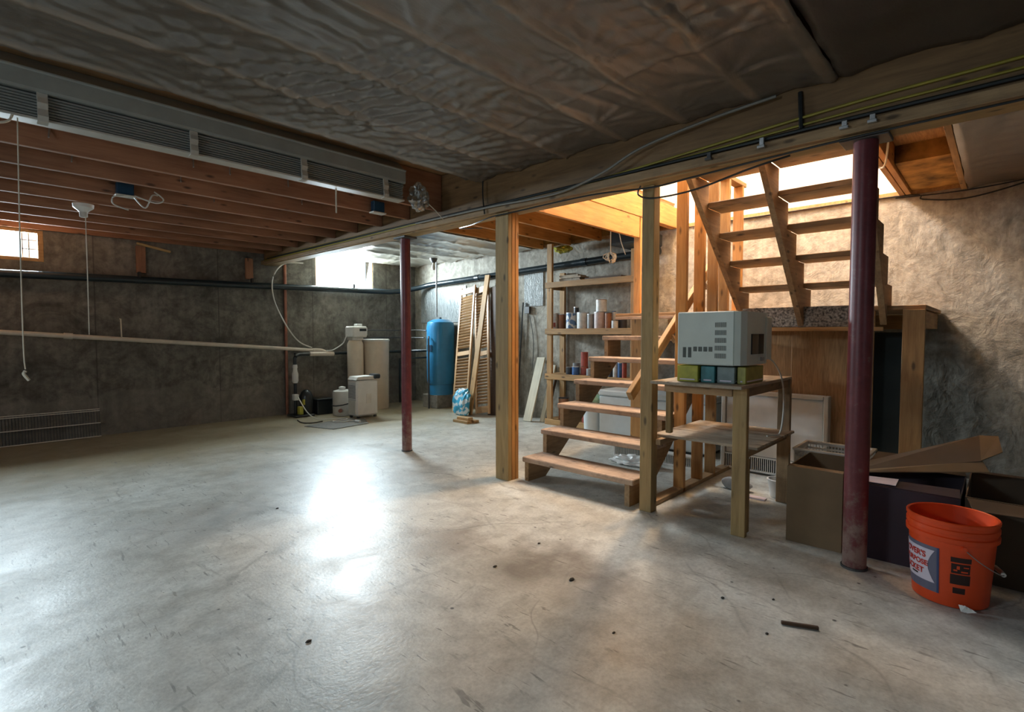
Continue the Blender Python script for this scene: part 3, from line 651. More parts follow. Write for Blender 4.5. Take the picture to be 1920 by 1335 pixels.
# ------------------------------------------------------------------ bench with microwave
bn = thing('workbench', 'rough wooden two-tier bench with plank shelf holding the microwave beside the stairs', 'bench', (3.65, 1.4, 0))
plank('top', 3.16, 4.17, 1.11, 1.70, .918, .938, 'oldwood', bn)
for n, (x0, x1) in enumerate(((3.40, 3.66), (3.68, 3.93), (3.95, 4.19))):
    plank('shelf_plank', x0, x1, 1.09, 1.80, .522, .540, 'oldwood', bn)
plank('leg', 3.27, 3.31, 1.115, 1.20, 0, .917, 'yellow_pine', bn)
plank('leg', 4.155, 4.195, 1.115, 1.20, 0, .917, 'stringer', bn)
plank('cleat', 3.38, 3.42, 1.66, 1.698, .56, .917, 'yellow_pine', bn)
plank('rail', 3.312, 4.15, 1.13, 1.165, .48, .520, 'stringer', bn)
plank('rail', 3.312, 4.19, 1.70, 1.735, .48, .520, 'stringer', bn)
plank('rail', 3.312, 4.15, 1.13, 1.165, .86, .917, 'stringer', bn)
plank('rail', 3.272, 3.308, 1.205, 1.655, .86, .917, 'stringer', bn)
plank('leg_splice', 3.312, 3.345, 1.115, 1.20, .02, .478, 'yellow_pine', bn)

# packets under the microwave
def carton(name, x0, x1, y0, y1, z0, z1, mat, label, flap='labelwhite'):
    t = thing(name, label, 'box', ((x0 + x1) / 2, (y0 + y1) / 2, z0), 'packets under the microwave')
    obj('body', B((x0, x1, y0, y1, z0, z1), bev=.004), mat, t)
    obj('band', B((x0 - .0015, x0, y0 + .02, y1 - .02, z0 + .012, z0 + .02), (x0 + .02, x1 - .02, y0 - .0015, y0, z0 + .012, z0 + .02)), flap, t)
    return t
carton('small_carton', 3.25, 3.56, 1.415, 1.555, .939, 1.045, 'box_yellow', 'yellow-green packet under the left front corner of the microwave')
carton('small_carton', 3.27, 3.56, 1.315, 1.405, .939, 1.043, 'box_teal', 'teal packet next to the yellow-green one under the microwave')
carton('small_carton', 3.28, 3.56, 1.195, 1.305, .939, 1.042, 'box_grey', 'grey-green packet in the middle under the microwave')
carton('small_carton', 3.30, 3.62, 1.135, 1.187, .939, 1.044, 'box_olive', 'olive yellow packet under the door end of the microwave')

# microwave: its side with the vents faces the room, the door faces the right
mw = thing('microwave', 'off-white microwave oven with slotted side standing on packets on the bench', 'microwave', (3.48, 1.35, 1.05))
Z0, Z1 = 1.052, 1.388
obj('casing', B((3.235, 3.72, 1.185, 1.548, Z0, Z1), bev=.006), 'microwave', mw)
bm = bmesh.new()
prof = [(3.235, 1.184), (3.245, 1.150), (3.29, 1.128), (3.45, 1.118), (3.62, 1.124), (3.71, 1.145), (3.72, 1.184)]
prism(bm, prof, 2, Z0 + .004, Z1 - .004); obj('door_bezel', bm, 'microwave', mw)
mdoor = [o for o in C.objects if o.name.startswith('door_bezel')][-1]
bm = bmesh.new(); prism(bm, [(3.345, 1.124), (3.355, 1.1195), (3.45, 1.1135), (3.56, 1.117), (3.56, 1.126)], 2, Z0 + .07, Z1 - .14); obj('door_glass', bm, 'glassdark', mdoor)
obj('control_panel', B((3.60, 3.70, 1.112, 1.135, Z0 + .03, Z1 - .03), bev=.004), 'microwave', mw)
obj('door_button', B((3.50, 3.55, 1.108, 1.125, Z0 + .025, Z0 + .05), bev=.003), 'can_grey', mdoor)
def vents(y0, z0, n, h, pitch):
    bm = bmesh.new()
    for i in range(n): box(bm, 3.2338, 3.2362, y0 - i * pitch - .0035, y0 - i * pitch, z0, z0 + h)
    return obj('vent', bm, 'slot', mw)
for i in range(5): vents(1.302, Z0 + .045 + i * .048, 10, .03, .0072)
vents(1.510, Z0 + .045, 5, .066, .0045); vents(1.475, Z0 + .045, 5, .066, .0045)
for i in range(4): vents(1.44 - i * .033, Z0 + .085, 5, .030, .005)
cable('power_cord', 'microwave power cord hanging down to its plug on the bench shelf', [(3.72, 1.16, 1.09), (3.80, 1.13, 1.06), (3.90, 1.105, .95), (3.93, 1.095, .80), (3.93, 1.098, .66), (3.91, 1.11, .56), (3.86, 1.13, .55), (3.80, 1.16, .548)], .0055, 'whitecable')

# ------------------------------------------------------------------ bucket
bx, by = 3.215, 0.150
bk = thing('bucket', 'orange plastic five-gallon bucket with a printed label and wire handle on the floor', 'bucket', (bx, by, 0))
BP = [(.128, 0), (.134, .004), (.152, .262), (.152, .268), (.163, .272), (.164, .290), (.157, .293), (.158, .305), (.163, .307), (.163, .322), (.158, .325), (.1585, .338), (.1635, .340), (.164, .352), (.160, .355),
      (.153, .352), (.150, .28), (.128, .008), (.0, .008)]
BS, BH = 1.06, 1.12
bm = Lt(bx, by, [(r * BS, z * BH) for r, z in BP], 48, False)
bmesh.ops.contextual_create(bm, geom=[e for e in bm.edges if e.is_boundary and all(v.co.z < .001 for v in e.verts)])
obj('body', bm, 'orange', bk, True)
def rad_at(z): return BS * (.134 + (.152 - .134) * (z / BH - .004) / .258)
def wrap_patch(name, a0, a1, z0, z1, mat, off=.0012, n=14, left=None, right=None):
    """thin printed patch on the bucket wall; angles in degrees"""
    bm = bmesh.new(); rows = []; z0 *= BH; z1 *= BH
    for j in range(9):
        z = z0 + (z1 - z0) * j / 8; t = j / 8
        l = a0 if left is None else left(t); r_ = a1 if right is None else right(t)
        rows.append([bm.verts.new((bx + (rad_at(z) + off) * cos(radians(l + (r_ - l) * i / n)), by + (rad_at(z) + off) * sin(radians(l + (r_ - l) * i / n)), z)) for i in range(n + 1)])
    for a, b_ in zip(rows, rows[1:]):
        for i in range(n): bm.faces.new((a[i], a[i + 1], b_[i + 1], b_[i]))
    ex = bmesh.ops.extrude_face_region(bm, geom=bm.faces[:])
    for v in ex['geom']:
        if isinstance(v, bmesh.types.BMVert):
            d = Vector((v.co.x - bx, v.co.y - by, 0)).normalized(); v.co -= d * .001
    return obj(name, bm, mat, bk)
# the camera looks from the direction 183 deg; left in the picture = smaller angle here means to the right
A = lambda s: 183.0 - s            # s>0: degrees to the left side of the bucket as photographed (towards +y is left)
wrap_patch('label', A(92), A(15), .048, .238, 'labelgrey', .0012)
wrap_patch('label_border', A(18), A(15), .048, .238, 'labelblue', .0022, 3)
wrap_patch('pennant', A(92), A(22), .085, .222, 'labelwhite', .0026, 14, right=lambda t: A(21 + 11 * (1 - (abs(t - .5) * 2) ** 1.6)))
def wrap_text(body, s_right, z, size, mat, name='lettering'):
    cu = bpy.data.curves.new('txt', 'FONT'); cu.body = body; cu.size = size; cu.align_x = 'RIGHT'; cu.offset = size * .035
    to = bpy.data.objects.new('txt', cu); C.objects.link(to)
    bpy.context.view_layer.update()
    me = bpy.data.meshes.new_from_object(to.evaluated_get(bpy.context.evaluated_depsgraph_get()))
    bpy.data.objects.remove(to)
    bm = bmesh.new(); bm.from_mesh(me); bpy.data.meshes.remove(me)
    bmesh.ops.triangulate(bm, faces=bm.faces[:])
    for v in bm.verts:
        zz = z + v.co.y; r = rad_at(zz) + .0040
        a = radians(A(s_right)) + v.co.x / r * 1.0
        v.co = Vector((bx + r * cos(a), by + r * sin(a), zz))
    return obj(name, bm, mat, bk)
wrap_text("OVER'S", 34, .206, .038, 'labelred')
wrap_text("PURPOSE", 31, .167, .034, 'labelred')
wrap_text("BUCKET", 38, .126, .037, 'labelred')
wrap_patch('lettering', A(64), A(50), .100, .106, 'labelblack', .0040, 5)
for z0, z1, a, c in ((.196, .216, 0, -27), (.150, .190, -1, -26), (.104, .145, 0, -27), (.066, .090, -4, -21)):
    wrap_patch('warning_print', A(a), A(c), z0, z1, 'labelblack', .0014, 8)
for z0, z1, a, c in ((.160, .166, -4, -9), (.168, .182, -8, -12), (.156, .162, -14, -23), (.176, .180, -17, -24)):
    wrap_patch('warning_print', A(a), A(c), z0, z1, 'orange', .0026, 4)
wire = []
for i in range(13):
    t = i / 12; a = radians(A(-16) + 180 * t)
    wire.append((bx + (.169 + .018 * sin(pi * t)) * cos(a), by + (.169 + .018 * sin(pi * t)) * sin(a), .285 - .135 * sin(pi * t) ** .9))
hd = obj('handle', T(wire, .0022, seg=6), 'steel', bk, True)
obj('grip', T(wire[5:8], .010, seg=8), 'offwhite', hd, True)
for a in (A(-16), A(-16) + 180):
    ca, sa = cos(radians(a)), sin(radians(a))
    obj('ear', T([(bx + .158 * ca, by + .158 * sa, .285), (bx + .171 * ca, by + .171 * sa, .285)], .011, seg=10, curve=False), 'orange', bk, True)
bm = bmesh.new()
for q in range(3): quadsheet(bm, (3.062 + .004 * q, .11 - .01 * q, .03), (3.056, .085 - .012 * q, .033 - .004 * q), (3.052, .075 - .014 * q, .008 + .005 * q), (3.050, .10 - .01 * q, .005), .0015)
tag(obj('torn_paper', bm, 'white'), 'scrap of torn white paper stuck at the foot of the orange bucket', 'paper')

# ------------------------------------------------------------------ cardboard boxes behind the right post
def open_box(name, x0, x1, y0, y1, h, mat, label, flaps):
    t = thing(name, label, 'box', ((x0 + x1) / 2, (y0 + y1) / 2, 0))
    w = .006
    obj('body', B((x0, x1, y0, y1, 0, w), (x0, x0 + w, y0, y1, w, h), (x1 - w, x1, y0, y1, w, h), (x0 + w, x1 - w, y0, y0 + w, w, h), (x0 + w, x1 - w, y1 - w, y1, w, h)), mat, t)
    for f in flaps:
        bm = bmesh.new(); quadsheet(bm, *f[:4], .004); obj('flap', bm, f[4], t)
    return t
open_box('cardboard_box', 3.42, 3.93, .635, .925, .452, 'cardboard', 'plain brown cardboard box standing between the bench and the right steel post',
         [((3.42, .925, .452), (3.42, .635, .452), (3.47, .64, .456), (3.47, .92, .456), 'cardboard')])
open_box('cardboard_box', 3.46, 4.05, .13, .615, .41, 'darkcard', 'dark purple printed box with open flaps between the right steel post and the bucket',
         [((3.47, .61, .411), (3.465, .13, .411), (3.60, .14, .425), (3.60, .60, .415), 'darkcard'), ((4.04, .61, .41), (4.04, .13, .41), (4.16, .16, .47), (4.16, .58, .47), 'browncard')])
open_box('cardboard_box', 3.50, 4.15, -.56, .115, .42, 'browncard', 'dark brown open box at the right edge behind the orange bucket',
         [((3.51, .11, .42), (3.51, -.55, .42), (3.40, -.50, .40), (3.39, .08, .385), 'browncard'), ((4.14, .11, .42), (4.14, -.55, .42), (4.30, -.5, .40), (4.30, .06, .40), 'browncard')])
# long folded carton lying across the boxes with one end cocked up
fc = thing('folded_carton', 'long flattened carton lying across the boxes with one folded end raised', 'carton', (3.85, .35, .42))
bm = bmesh.new(); quadsheet(bm, (3.70, .62, .425), (3.85, .06, .545), (4.05, .08, .655), (3.95, .60, .44), .005); obj('panel', bm, 'browncard', fc)
bm = bmesh.new(); quadsheet(bm, (3.66, .60, .425), (3.80, .03, .50), (3.86, .06, .545), (3.71, .62, .426), .005); obj('panel', bm, 'cardboard', fc)
bm = bmesh.new(); quadsheet(bm, (3.84, .065, .550), (3.90, -.02, .60), (4.04, -.0, .665), (4.04, .08, .658), .005); obj('flap', bm, 'cardboard', fc)
bm = bmesh.new(); quadsheet(bm, (3.48, .57, .420), (3.48, .40, .422), (3.59, .40, .434), (3.59, .57, .426), .003)
tag(obj('paper_sheet', bm, 'labelwhite'), 'loose white paper sheet on the dark purple box behind the steel post', 'paper')
# things farther back at the right edge
tag(plank('white_board', 4.80, 4.88, -.9, .12, .25, .285, 'palewood'), 'pale board lying on dark stuff low against the right wall', 'board')
sd = thing('storage_crate', 'dark plastic crate low by the right wall under a pale board', 'crate', (4.85, -.3, 0))
obj('body', B((4.62, 5.1, -.85, .06, .012, .248), bev=.01), 'black', sd)
obj('panel', B((4.612, 4.619, -.80, -.10, .05, .20)), 'white', sd)
obj('foot', B((4.64, 4.70, -.8, .02, 0, .0115)), 'darksteel', sd)
# laundry basket behind the plain box
lb = thing('laundry_basket', 'white plastic lattice basket behind the plain brown box', 'basket', (4.15, .85, 0))
bm = bmesh.new(); bx0, bx1, by0, by1 = 4.0, 4.34, .62, 1.04
for z in (.10, .18, .26, .34, .40, .43): 
    for q in ((bx0, bx0 + .008, by0, by1), (bx1 - .008, bx1, by0, by1), (bx0, bx1, by0, by0 + .008), (bx0, bx1, by1 - .008, by1)): box(bm, *q, z, z + .012)
for i in range(22):
    y = by0 + (by1 - by0) * i / 21
    for x in (bx0, bx1 - .006): box(bm, x, x + .006, y - .003, y + .003, .01, .44)
for i in range(14):
    x = bx0 + (bx1 - bx0) * i / 13
    for y in (by0, by1 - .006): box(bm, x - .003, x + .003, y, y + .006, .01, .44)
obj('lattice', bm, 'offwhite', lb)
obj('base', B((bx0, bx1, by0, by1, 0, .01)), 'offwhite', lb)
bm = bmesh.new()
for q in ((bx0 - .012, bx0 + .012, by0 - .012, by1 + .012), (bx1 - .012, bx1 + .012, by0 - .012, by1 + .012), (bx0, bx1, by0 - .012, by0 + .012), (bx0, bx1, by1 - .012, by1 + .012)): box(bm, *q, .44, .456, .003)
obj('rim', bm, 'offwhite', lb)
bin_ = thing('white_bin', 'small white plastic bin on the floor beside the far bench leg', 'bin', (4.30, 1.10, 0))
obj('body', Lt(4.30, 1.215, [(.065, 0), (.08, .12), (.084, .122), (.084, .13), (.078, .13), (.063, .006)], 20), 'white', bin_, True)
obj('rim', Lt(4.30, 1.215, [(.085, .1302), (.089, .134), (.085, .138), (.078, .138), (.078, .1302)], 20, False), 'white', bin_, True)

# white panelled heater cabinet with grille, and the chest freezer, behind the stairs
ht = thing('panel_heater', 'white framed panel heater with a bottom grille, standing behind the bench', 'heater', (5.0, 1.45, 0))
obj('panel', B((4.86, 4.93, 1.055, 1.84, .16, .70), bev=.006), 'white', ht)
obj('frame', B((4.845, 4.94, 1.015, 1.05, 0, .735), (4.845, 4.94, 1.845, 1.88, 0, .735), (4.845, 4.94, 1.051, 1.844, .702, .735), bev=.004), 'offwhite', ht)
bm = bmesh.new()
for i in range(46): box(bm, 4.848, 4.858, 1.06 + i * .017, 1.066 + i * .017, .035, .15)
box(bm, 4.846, 4.862, 1.053, 1.842, .02, .035); box(bm, 4.846, 4.862, 1.053, 1.842, .148, .158)
obj('grille', bm, 'white', ht)
obj('grille_back', B((4.875, 4.925, 1.055, 1.84, .02, .158)), 'hole', ht)
fz = thing('chest_freezer', 'white chest freezer standing behind the lower stairs', 'freezer', (5.4, 2.85, 0))
obj('cabinet', B((5.14, 5.54, 2.12, 3.42, .03, .53), bev=.012), 'freezer', fz)
fzl = obj('lid', B((5.13, 5.55, 2.11, 3.43, .535, .60), bev=.014), 'freezer', fz)
obj('base', B((5.17, 5.52, 2.15, 3.39, 0, .03)), 'black', fz)
obj('handle', B((5.11, 5.13, 2.7, 2.84, .545, .57), bev=.004), 'white', fzl)
br = thing('floor_grille', 'low white louvred grille unit on the floor under the lower stairs', 'heater', (4.62, 2.6, 0))
obj('housing', B((4.60, 4.70, 2.02, 2.88, .0, .02), (4.60, 4.70, 2.02, 2.88, .10, .115), (4.68, 4.70, 2.02, 2.88, .02, .10), (4.60, 4.68, 2.86, 2.88, .02, .10), bev=.002), 'white', br)
bm = bmesh.new()
for i in range(52): box(bm, 4.603, 4.612, 2.03 + i * .016, 2.036 + i * .016, .02, .10)
obj('grille', bm, 'offwhite', br)
obj('grille_back', B((4.64, 4.675, 2.03, 2.855, .022, .098)), 'hole', br)
from mathutils import noise as mno
bm = bmesh.new(); bmesh.ops.create_icosphere(bm, subdivisions=4, radius=1)
for v in bm.verts:
    n = mno.noise(v.co * 2.3) * .35 + mno.noise(v.co * 6) * .22
    v.co = Vector((v.co.x * .10 * (1 + n) + 4.42, v.co.y * .24 * (1 + n) + 2.52, max(0.0, v.co.z * .045 * (1 + n * 2) + .03)))
tag(obj('plastic_bag', bm, 'white', None, True), 'crumpled white plastic bag on the floor under the lower stairs', 'bag')
pa = thing('pail', 'white plastic pail with a pale green lid beside the chest freezer', 'pail', (5.18, 3.56, 0))
obj('body', Lt(5.20, 3.55, [(.095, 0), (.11, .40), (.113, .402), (.113, .43)], 24), 'freezer', pa, True)
obj('lid', Lt(5.20, 3.55, [(.118, .4302), (.118, .455), (.10, .462), (.085, .52), (.05, .53)], 24), 'lidgreen', pa, True)

# shoes and rubbish under the bench
sh = bmesh.new(); bmesh.ops.create_icosphere(sh, subdivisions=3, radius=1)
for v in sh.verts: v.co = Vector((v.co.x * .05 + 4.26, v.co.y * .12 * (1 + .2 * v.co.z) + 1.52, max(0, v.co.z * .05 * (1.2 if v.co.y > 0 else .8) + .04)))
tag(obj('old_shoe', sh, 'can_grey', None, True), 'old grey shoe lying on the floor under the bench', 'shoe')
bm = B((4.10, 4.16, 1.26, 1.38, 0, .012)); tag(obj('paper_scrap', bm, 'labelwhite'), 'pale paper scrap on the floor under the bench near its far leg', 'paper')

# ------------------------------------------------------------------ shelf unit with tins
su = thing('shelf_unit', 'tall homemade pine shelf unit against the right wall behind the stairs', 'shelf', (5.78, 3.9, 0))
for x in (5.60, 5.885):
    for y in (4.50, 3.20):
        plank('upright', x, x + .04, y, y + .085, 0, (2.47 if y > 4 else 2.27) if x < 5.7 else 2.10, 'pine', su)
for z in (.075, .70, 1.315, 1.945):
    plank('shelf_board', 5.642, 5.884, 3.17, 4.60, z - .018, z, 'pine', su)
    plank('cleat', 5.575, 5.599, 3.17, 4.60, z - .075, z + .002, 'pine', su)
    plank('cleat', 5.642, 5.88, 4.54, 4.585, z - .09, z - .02, 'stringer', su)
G = 'tins and jars on the shelf unit'
def tin(x, y, z, r, h, mat, label, lid='steel', cat='can', name='paint_can'):
    t = thing(name, label, cat, (x, y, z), G)
    obj('body', Lt(x, y, [(r, 0.001 + z), (r, z + h * .95)], 18), mat, t, True)
    obj('lid', Lt(x, y, [(r * 1.03, z + h * .9502), (r * 1.03, z + h * .985), (r * .82, z + h)], 18), lid, t, True)
    return t
bc = thing('carton_upright', 'narrow white upright carton at the left end of the tin shelf', 'box', (5.70, 4.50, 1.316), G)
obj('body', B((5.66, 5.73, 4.465, 4.53, 1.316, 1.53), bev=.002), 'can_white', bc); obj('print', B((5.658, 5.6598, 4.48, 4.515, 1.34, 1.40)), 'can_red', bc)
zz = 1.316
tin(5.71, 4.41, zz, .048, .20, 'can_rust', 'rust-brown tin right of the narrow white carton')
tin(5.80, 4.345, zz, .030, .19, 'can_dark', 'slim dark tin standing behind the rust-brown one')
tin(5.70, 4.235, zz, .075, .215, 'can_print', 'white paint tin with blue printed pattern on the middle shelf', 'steel')
tin(5.825, 4.25, zz, .035, .30, 'can_dark', 'tall dark can standing behind the blue-printed tin')
tin(5.70, 4.05, zz, .080, .215, 'can_white', 'plain white paint tin beside the blue-printed tin')
tin(5.68, 3.915, zz, .045, .19, 'can_grey', 'small silver tin between the white tin and the pinkish tin', 'steel')
tin(5.71, 3.79, zz, .078, .215, 'can_pink', 'pinkish grey paint tin carrying a white tin on top')
tin(5.71, 3.77, zz + .2155, .070, .155, 'can_white', 'white tin standing on top of the pinkish tin', 'can_rust')
tin(5.70, 3.66, zz, .045, .20, 'can_rust', 'narrow brown tin right of the pinkish tin', 'can_dark')
tin(5.70, 3.565, zz, .04, .10, 'can_white', 'short white jar with dark lid near the landing end of the shelf', 'can_dark', 'jar', 'jar')
tin(5.815, 3.52, zz, .055, .17, 'can_dark', 'squat black can at the landing end of the tin shelf', 'can_dark')
bo = tin(5.74, 3.60, zz, .024, .22, 'can_white', 'thin white squeeze bottle among the tins on the right', 'can_blue', 'bottle', 'bottle')
zz = .701
tin(5.74, 4.05, zz + .115, .048, .19, 'can_red', 'upper red tin of two stacked on the lower shelf', 'can_red')
tin(5.74, 4.05, zz, .052, .114, 'can_red', 'lower dark red tin of the stacked pair', 'can_rust')
tin(5.70, 4.26, zz, .055, .10, 'can_dark', 'squat dark jar at left on the lower shelf', 'can_grey', 'jar', 'jar')
tin(5.68, 4.15, zz, .048, .11, 'can_blue', 'dark blue jar on the lower shelf left of the red tins', 'can_white', 'jar', 'jar')
tin(5.82, 4.24, zz, .05, .15, 'can_grey', 'grey tin at the back of the lower shelf', 'steel')
tin(5.69, 3.93, zz, .045, .09, 'can_grey', 'low grey jar right of the red tins', 'can_white', 'jar', 'jar')
tin(5.82, 3.88, zz, .055, .13, 'can_pink', 'pale tin at the back of the lower shelf right of the red tins', 'steel')
for y, mt, lid, lb_ in ((3.62, 'can_dark', 'can_red', 'dark bottle with red cap seen between the stair treads'), (3.55, 'can_white', 'can_blue', 'white bottle with blue cap seen between the stair treads'),
                        (3.48, 'can_blue', 'can_white', 'blue bottle with white cap seen between the stair treads'), (3.42, 'can_red', 'can_dark', 'red bottle seen between the stair treads')):
    tin(5.70, y, zz, .030, .19, mt, lb_, lid, 'bottle', 'bottle')
zz = .076
tin(5.72, 4.38, zz, .07, .30, 'can_rust', 'rusty tall can on the bottom shelf', 'can_dark')
tin(5.71, 4.22, zz, .06, .22, 'can_pink', 'dusty pink tin on the bottom shelf', 'steel')
tin(5.72, 3.98, zz, .075, .2, 'can_red', 'dull red tin on the bottom shelf', 'steel')
# stack of small frames on the top shelf
fs = 0
for i, (y0, y1, a) in enumerate(((4.06, 4.40, 0), (4.08, 4.42, .01), (4.05, 4.38, -.01), (4.10, 4.41, .0))):
    z = 1.946 + .022 * i
    f = thing('picture_frame', ('lowest', 'second lowest', 'second highest', 'topmost')[i] + ' of the small wooden frames stacked on the top shelf', 'frame', (5.72, 4.2, z), 'frames on the top shelf')
    obj('border', B((5.65 + a, 5.67 + a, y0, y1, z, z + .02), (5.82 + a, 5.84 + a, y0, y1, z, z + .02), (5.67 + a, 5.82 + a, y0, y0 + .02, z, z + .02), (5.67 + a, 5.82 + a, y1 - .02, y1, z, z + .02)), 'oldwood', f)
    obj('panel', B((5.67 + a, 5.82 + a, y0 + .02, y1 - .02, z + .006, z + .010)), 'darkwood', f)
tag(plank('dark_board', 5.66, 5.86, 3.45, 4.0, 1.946, 1.975, 'darkwood'), 'dark flat board lying on the top shelf right of the stacked frames', 'board')

# dangling bundle of old wires
bm = bmesh.new(); rnd = random.Random(4)
tube(bm, [(5.02, 3.2, 2.45), (5.02, 3.2, 2.28), (5.02, 3.2, 2.15)], .006, seg=5)
for i in range(16):
    a = rnd.uniform(0, 6.28); r = rnd.uniform(.03, .075); h = rnd.uniform(.04, .08); cxx, cyy = 5.02, 3.2
    tube(bm, [(cxx, cyy, 2.15), (cxx + r * cos(a), cyy + r * sin(a), 2.13), (cxx + r * 1.2 * cos(a + .4), cyy + r * 1.2 * sin(a + .4), 2.13 - h), (cxx + .3 * r * cos(a), cyy + .3 * r * sin(a), 2.11 - h)], .0045, seg=4, n=4)
tag(obj('wire_bundle', bm, 'rope'), 'pale tangled bundle of wire hanging above the shelf unit', 'wire')
cable('loose_cable', 'loose white cable drooping from the joists left of the orange landing board', [(5.0, 3.38, 2.46), (5.05, 3.15, 2.40), (5.08, 3.10, 2.25), (5.1, 3.06, 2.12)], .005, 'whitecable')
tag(obj('air_duct', B((5.30, 5.85, 3.0, 3.40, 2.28, 2.44), bev=.02), 'black'), 'black duct tucked under the joists above the shelf unit', 'duct')
cl = bmesh.new(); bmesh.ops.create_icosphere(cl, subdivisions=3, radius=1)
for v in cl.verts:
    n = mno.noise(v.co * 3) * .5; v.co = Vector((5.75 + v.co.x * .1 * (1 + n), 4.42 + v.co.y * .12 * (1 + n), 2.40 + v.co.z * .045 * (1 + n)))
tag(obj('insulation_tuft', cl, 'box_yellow', None, True), 'tuft of yellow insulation poking out beside the shelf unit top', 'insulation')

# wall sheets, boards and doors along the right wall
tag(obj('wall_sheet', B((5.935, 5.949, 4.93, 5.30, 1.66, 2.16)), 'foil'), 'shiny whitish insulation sheet on the wall between the wooden post and the shelf unit', 'sheet')
tag(obj('wall_sheet', B((5.935, 5.949, 6.62, 7.85, 1.45, 2.06)), 'foil'), 'crinkled silvery sheet on the wall above the blue tank', 'sheet')
cable('hose', 'dark hose hanging down the wall right of the wooden post', [(5.91, 5.30, 1.72), (5.90, 5.33, 1.2), (5.88, 5.36, .5), (5.86, 5.36, .02)], .012, 'black')
cable('thin_cord', 'thin dark cord hanging in a curve beside the dark hose', [(5.92, 5.25, 1.70), (5.92, 5.16, 1.45), (5.92, 5.10, 1.1), (5.91, 5.12, .7)], .006, 'darksteel')
tag(obj('wall_box', B((5.90, 5.934, 5.17, 5.27, 1.55, 1.655), bev=.004), 'darksteel'), 'small grey box on the wall where the dark hose starts', 'box')
tag(board('white_board', (5.55, 4.90, .003), (5.90, 4.93, .90), .15, .022, 'palewood', None, (0, 1, 0)), 'wider white painted board leaning on the wall beside the wooden post', 'board')
tag(board('white_board', (5.66, 4.72, .003), (5.91, 4.70, .80), .07, .02, 'palewood', None, (0, 1, 0)), 'narrow white board leaning between the wider board and the shelf unit', 'board')
tag(board('dark_strip', (5.70, 4.67, .008), (5.90, 4.655, .60), .03, .02, 'darkwood', None, (0, 1, 0)), 'thin dark strip leaning just left of the shelf unit', 'board')

def louver_door(p0, p1, side, w, label):
    """p0: middle of the foot, p1: middle of the head; side: unit vector across the door"""
    p0, p1, side = Vector(p0), Vector(p1), Vector(side).normalized(); ax = (p1 - p0); L = ax.length; ax.normalize()
    side = (side - ax * side.dot(ax)).normalized(); nrm = ax.cross(side)
    t = thing('louvered_door', label, 'door', p0, 'bifold louvered door leaves leaning on the wall')
    for s in (-1, 1): board('stile', p0 + side * s * (w / 2 - .02), p1 + side * s * (w / 2 - .02), .04, .026, 'door', t, side)
    for f, hgt in ((.035, .10), (.46, .07), (.965, .10)):
        c = p0 + ax * L * f; board('rail', c - side * (w / 2 - .041), c + side * (w / 2 - .041), hgt, .024, 'door', t, ax)
    for a, c in ((.075, .425), (.50, .925)):
        n = int((c - a) * L / .046)
        for i in range(n):
            q = p0 + ax * L * (a + (c - a) * (i + .5) / n)
            board('slat', q - side * (w / 2 - .041), q + side * (w / 2 - .041), .040, .007, 'door', t, ax * .62 + nrm * .78, 0)
    return t
louver_door((5.42, 6.20, .005), (5.84, 6.45, 2.02), (0.05, 1, 0), .37, 'louvered wooden door leaf leaning nearest the blue tank')
louver_door((5.56, 5.82, .005), (5.87, 6.16, 2.03), (0.05, 1, 0), .33, 'louvered wooden door leaf leaning just behind the long pale plank')
tag(board('wooden_board', (5.62, 5.60, .006), (5.90, 5.80, 2.0), .32, .03, 'darkwood', None, (0, 1, 0)), 'dark brown panel leaning at the right of the louvered doors', 'panel')
tag(board('long_plank', (5.40, 5.95, .004), (5.79, 5.94, 2.17), .10, .03, 'pine', None, (0, 1, 0)), 'long pale plank leaning in front of the louvered doors', 'plank')
bm = bmesh.new(); bmesh.ops.create_icosphere(bm, subdivisions=4, radius=1)
for v in bm.verts:
    n = mno.noise(v.co * 2.1 + Vector((3, 1, 2))) * .3 + mno.noise(v.co * 5) * .15
    c_ = v.co; e = lambda t: math.copysign(abs(t) ** .6, t)
    n += .10 * sin(14 * c_.y + 5 * c_.z)
    v.co = Vector((5.30 + e(c_.x) * .05 * (1 + n) + .08 * max(0, c_.z), 6.03 + e(c_.y) * (.17 - .03 * c_.z) * (1 + n * .5), .20 + e(c_.z) * .20 * (1 + n * .35)))
    v.co.z = max(.002, v.co.z)
tag(obj('sack', bm, 'bag_print', None, True), 'blue and white plastic sack slumped at the foot of the louvered doors', 'bag')
for i, (x0, x1, y0, y1, z0, lb_) in enumerate(((4.82, 4.91, 5.36, 5.66, .0, 'lower timber offcut on the floor left of the wooden post'), (4.93, 5.02, 5.33, 5.64, .0, 'rear timber offcut behind the lower one on the floor'), (4.86, 4.95, 5.38, 5.62, .039, 'top timber offcut lying on the other two offcuts'))):
    tag(plank('timber_offcut', x0, x1, y0, y1, z0, z0 + .038, 'pine'), lb_, 'offcut', 'timber offcuts on the floor')

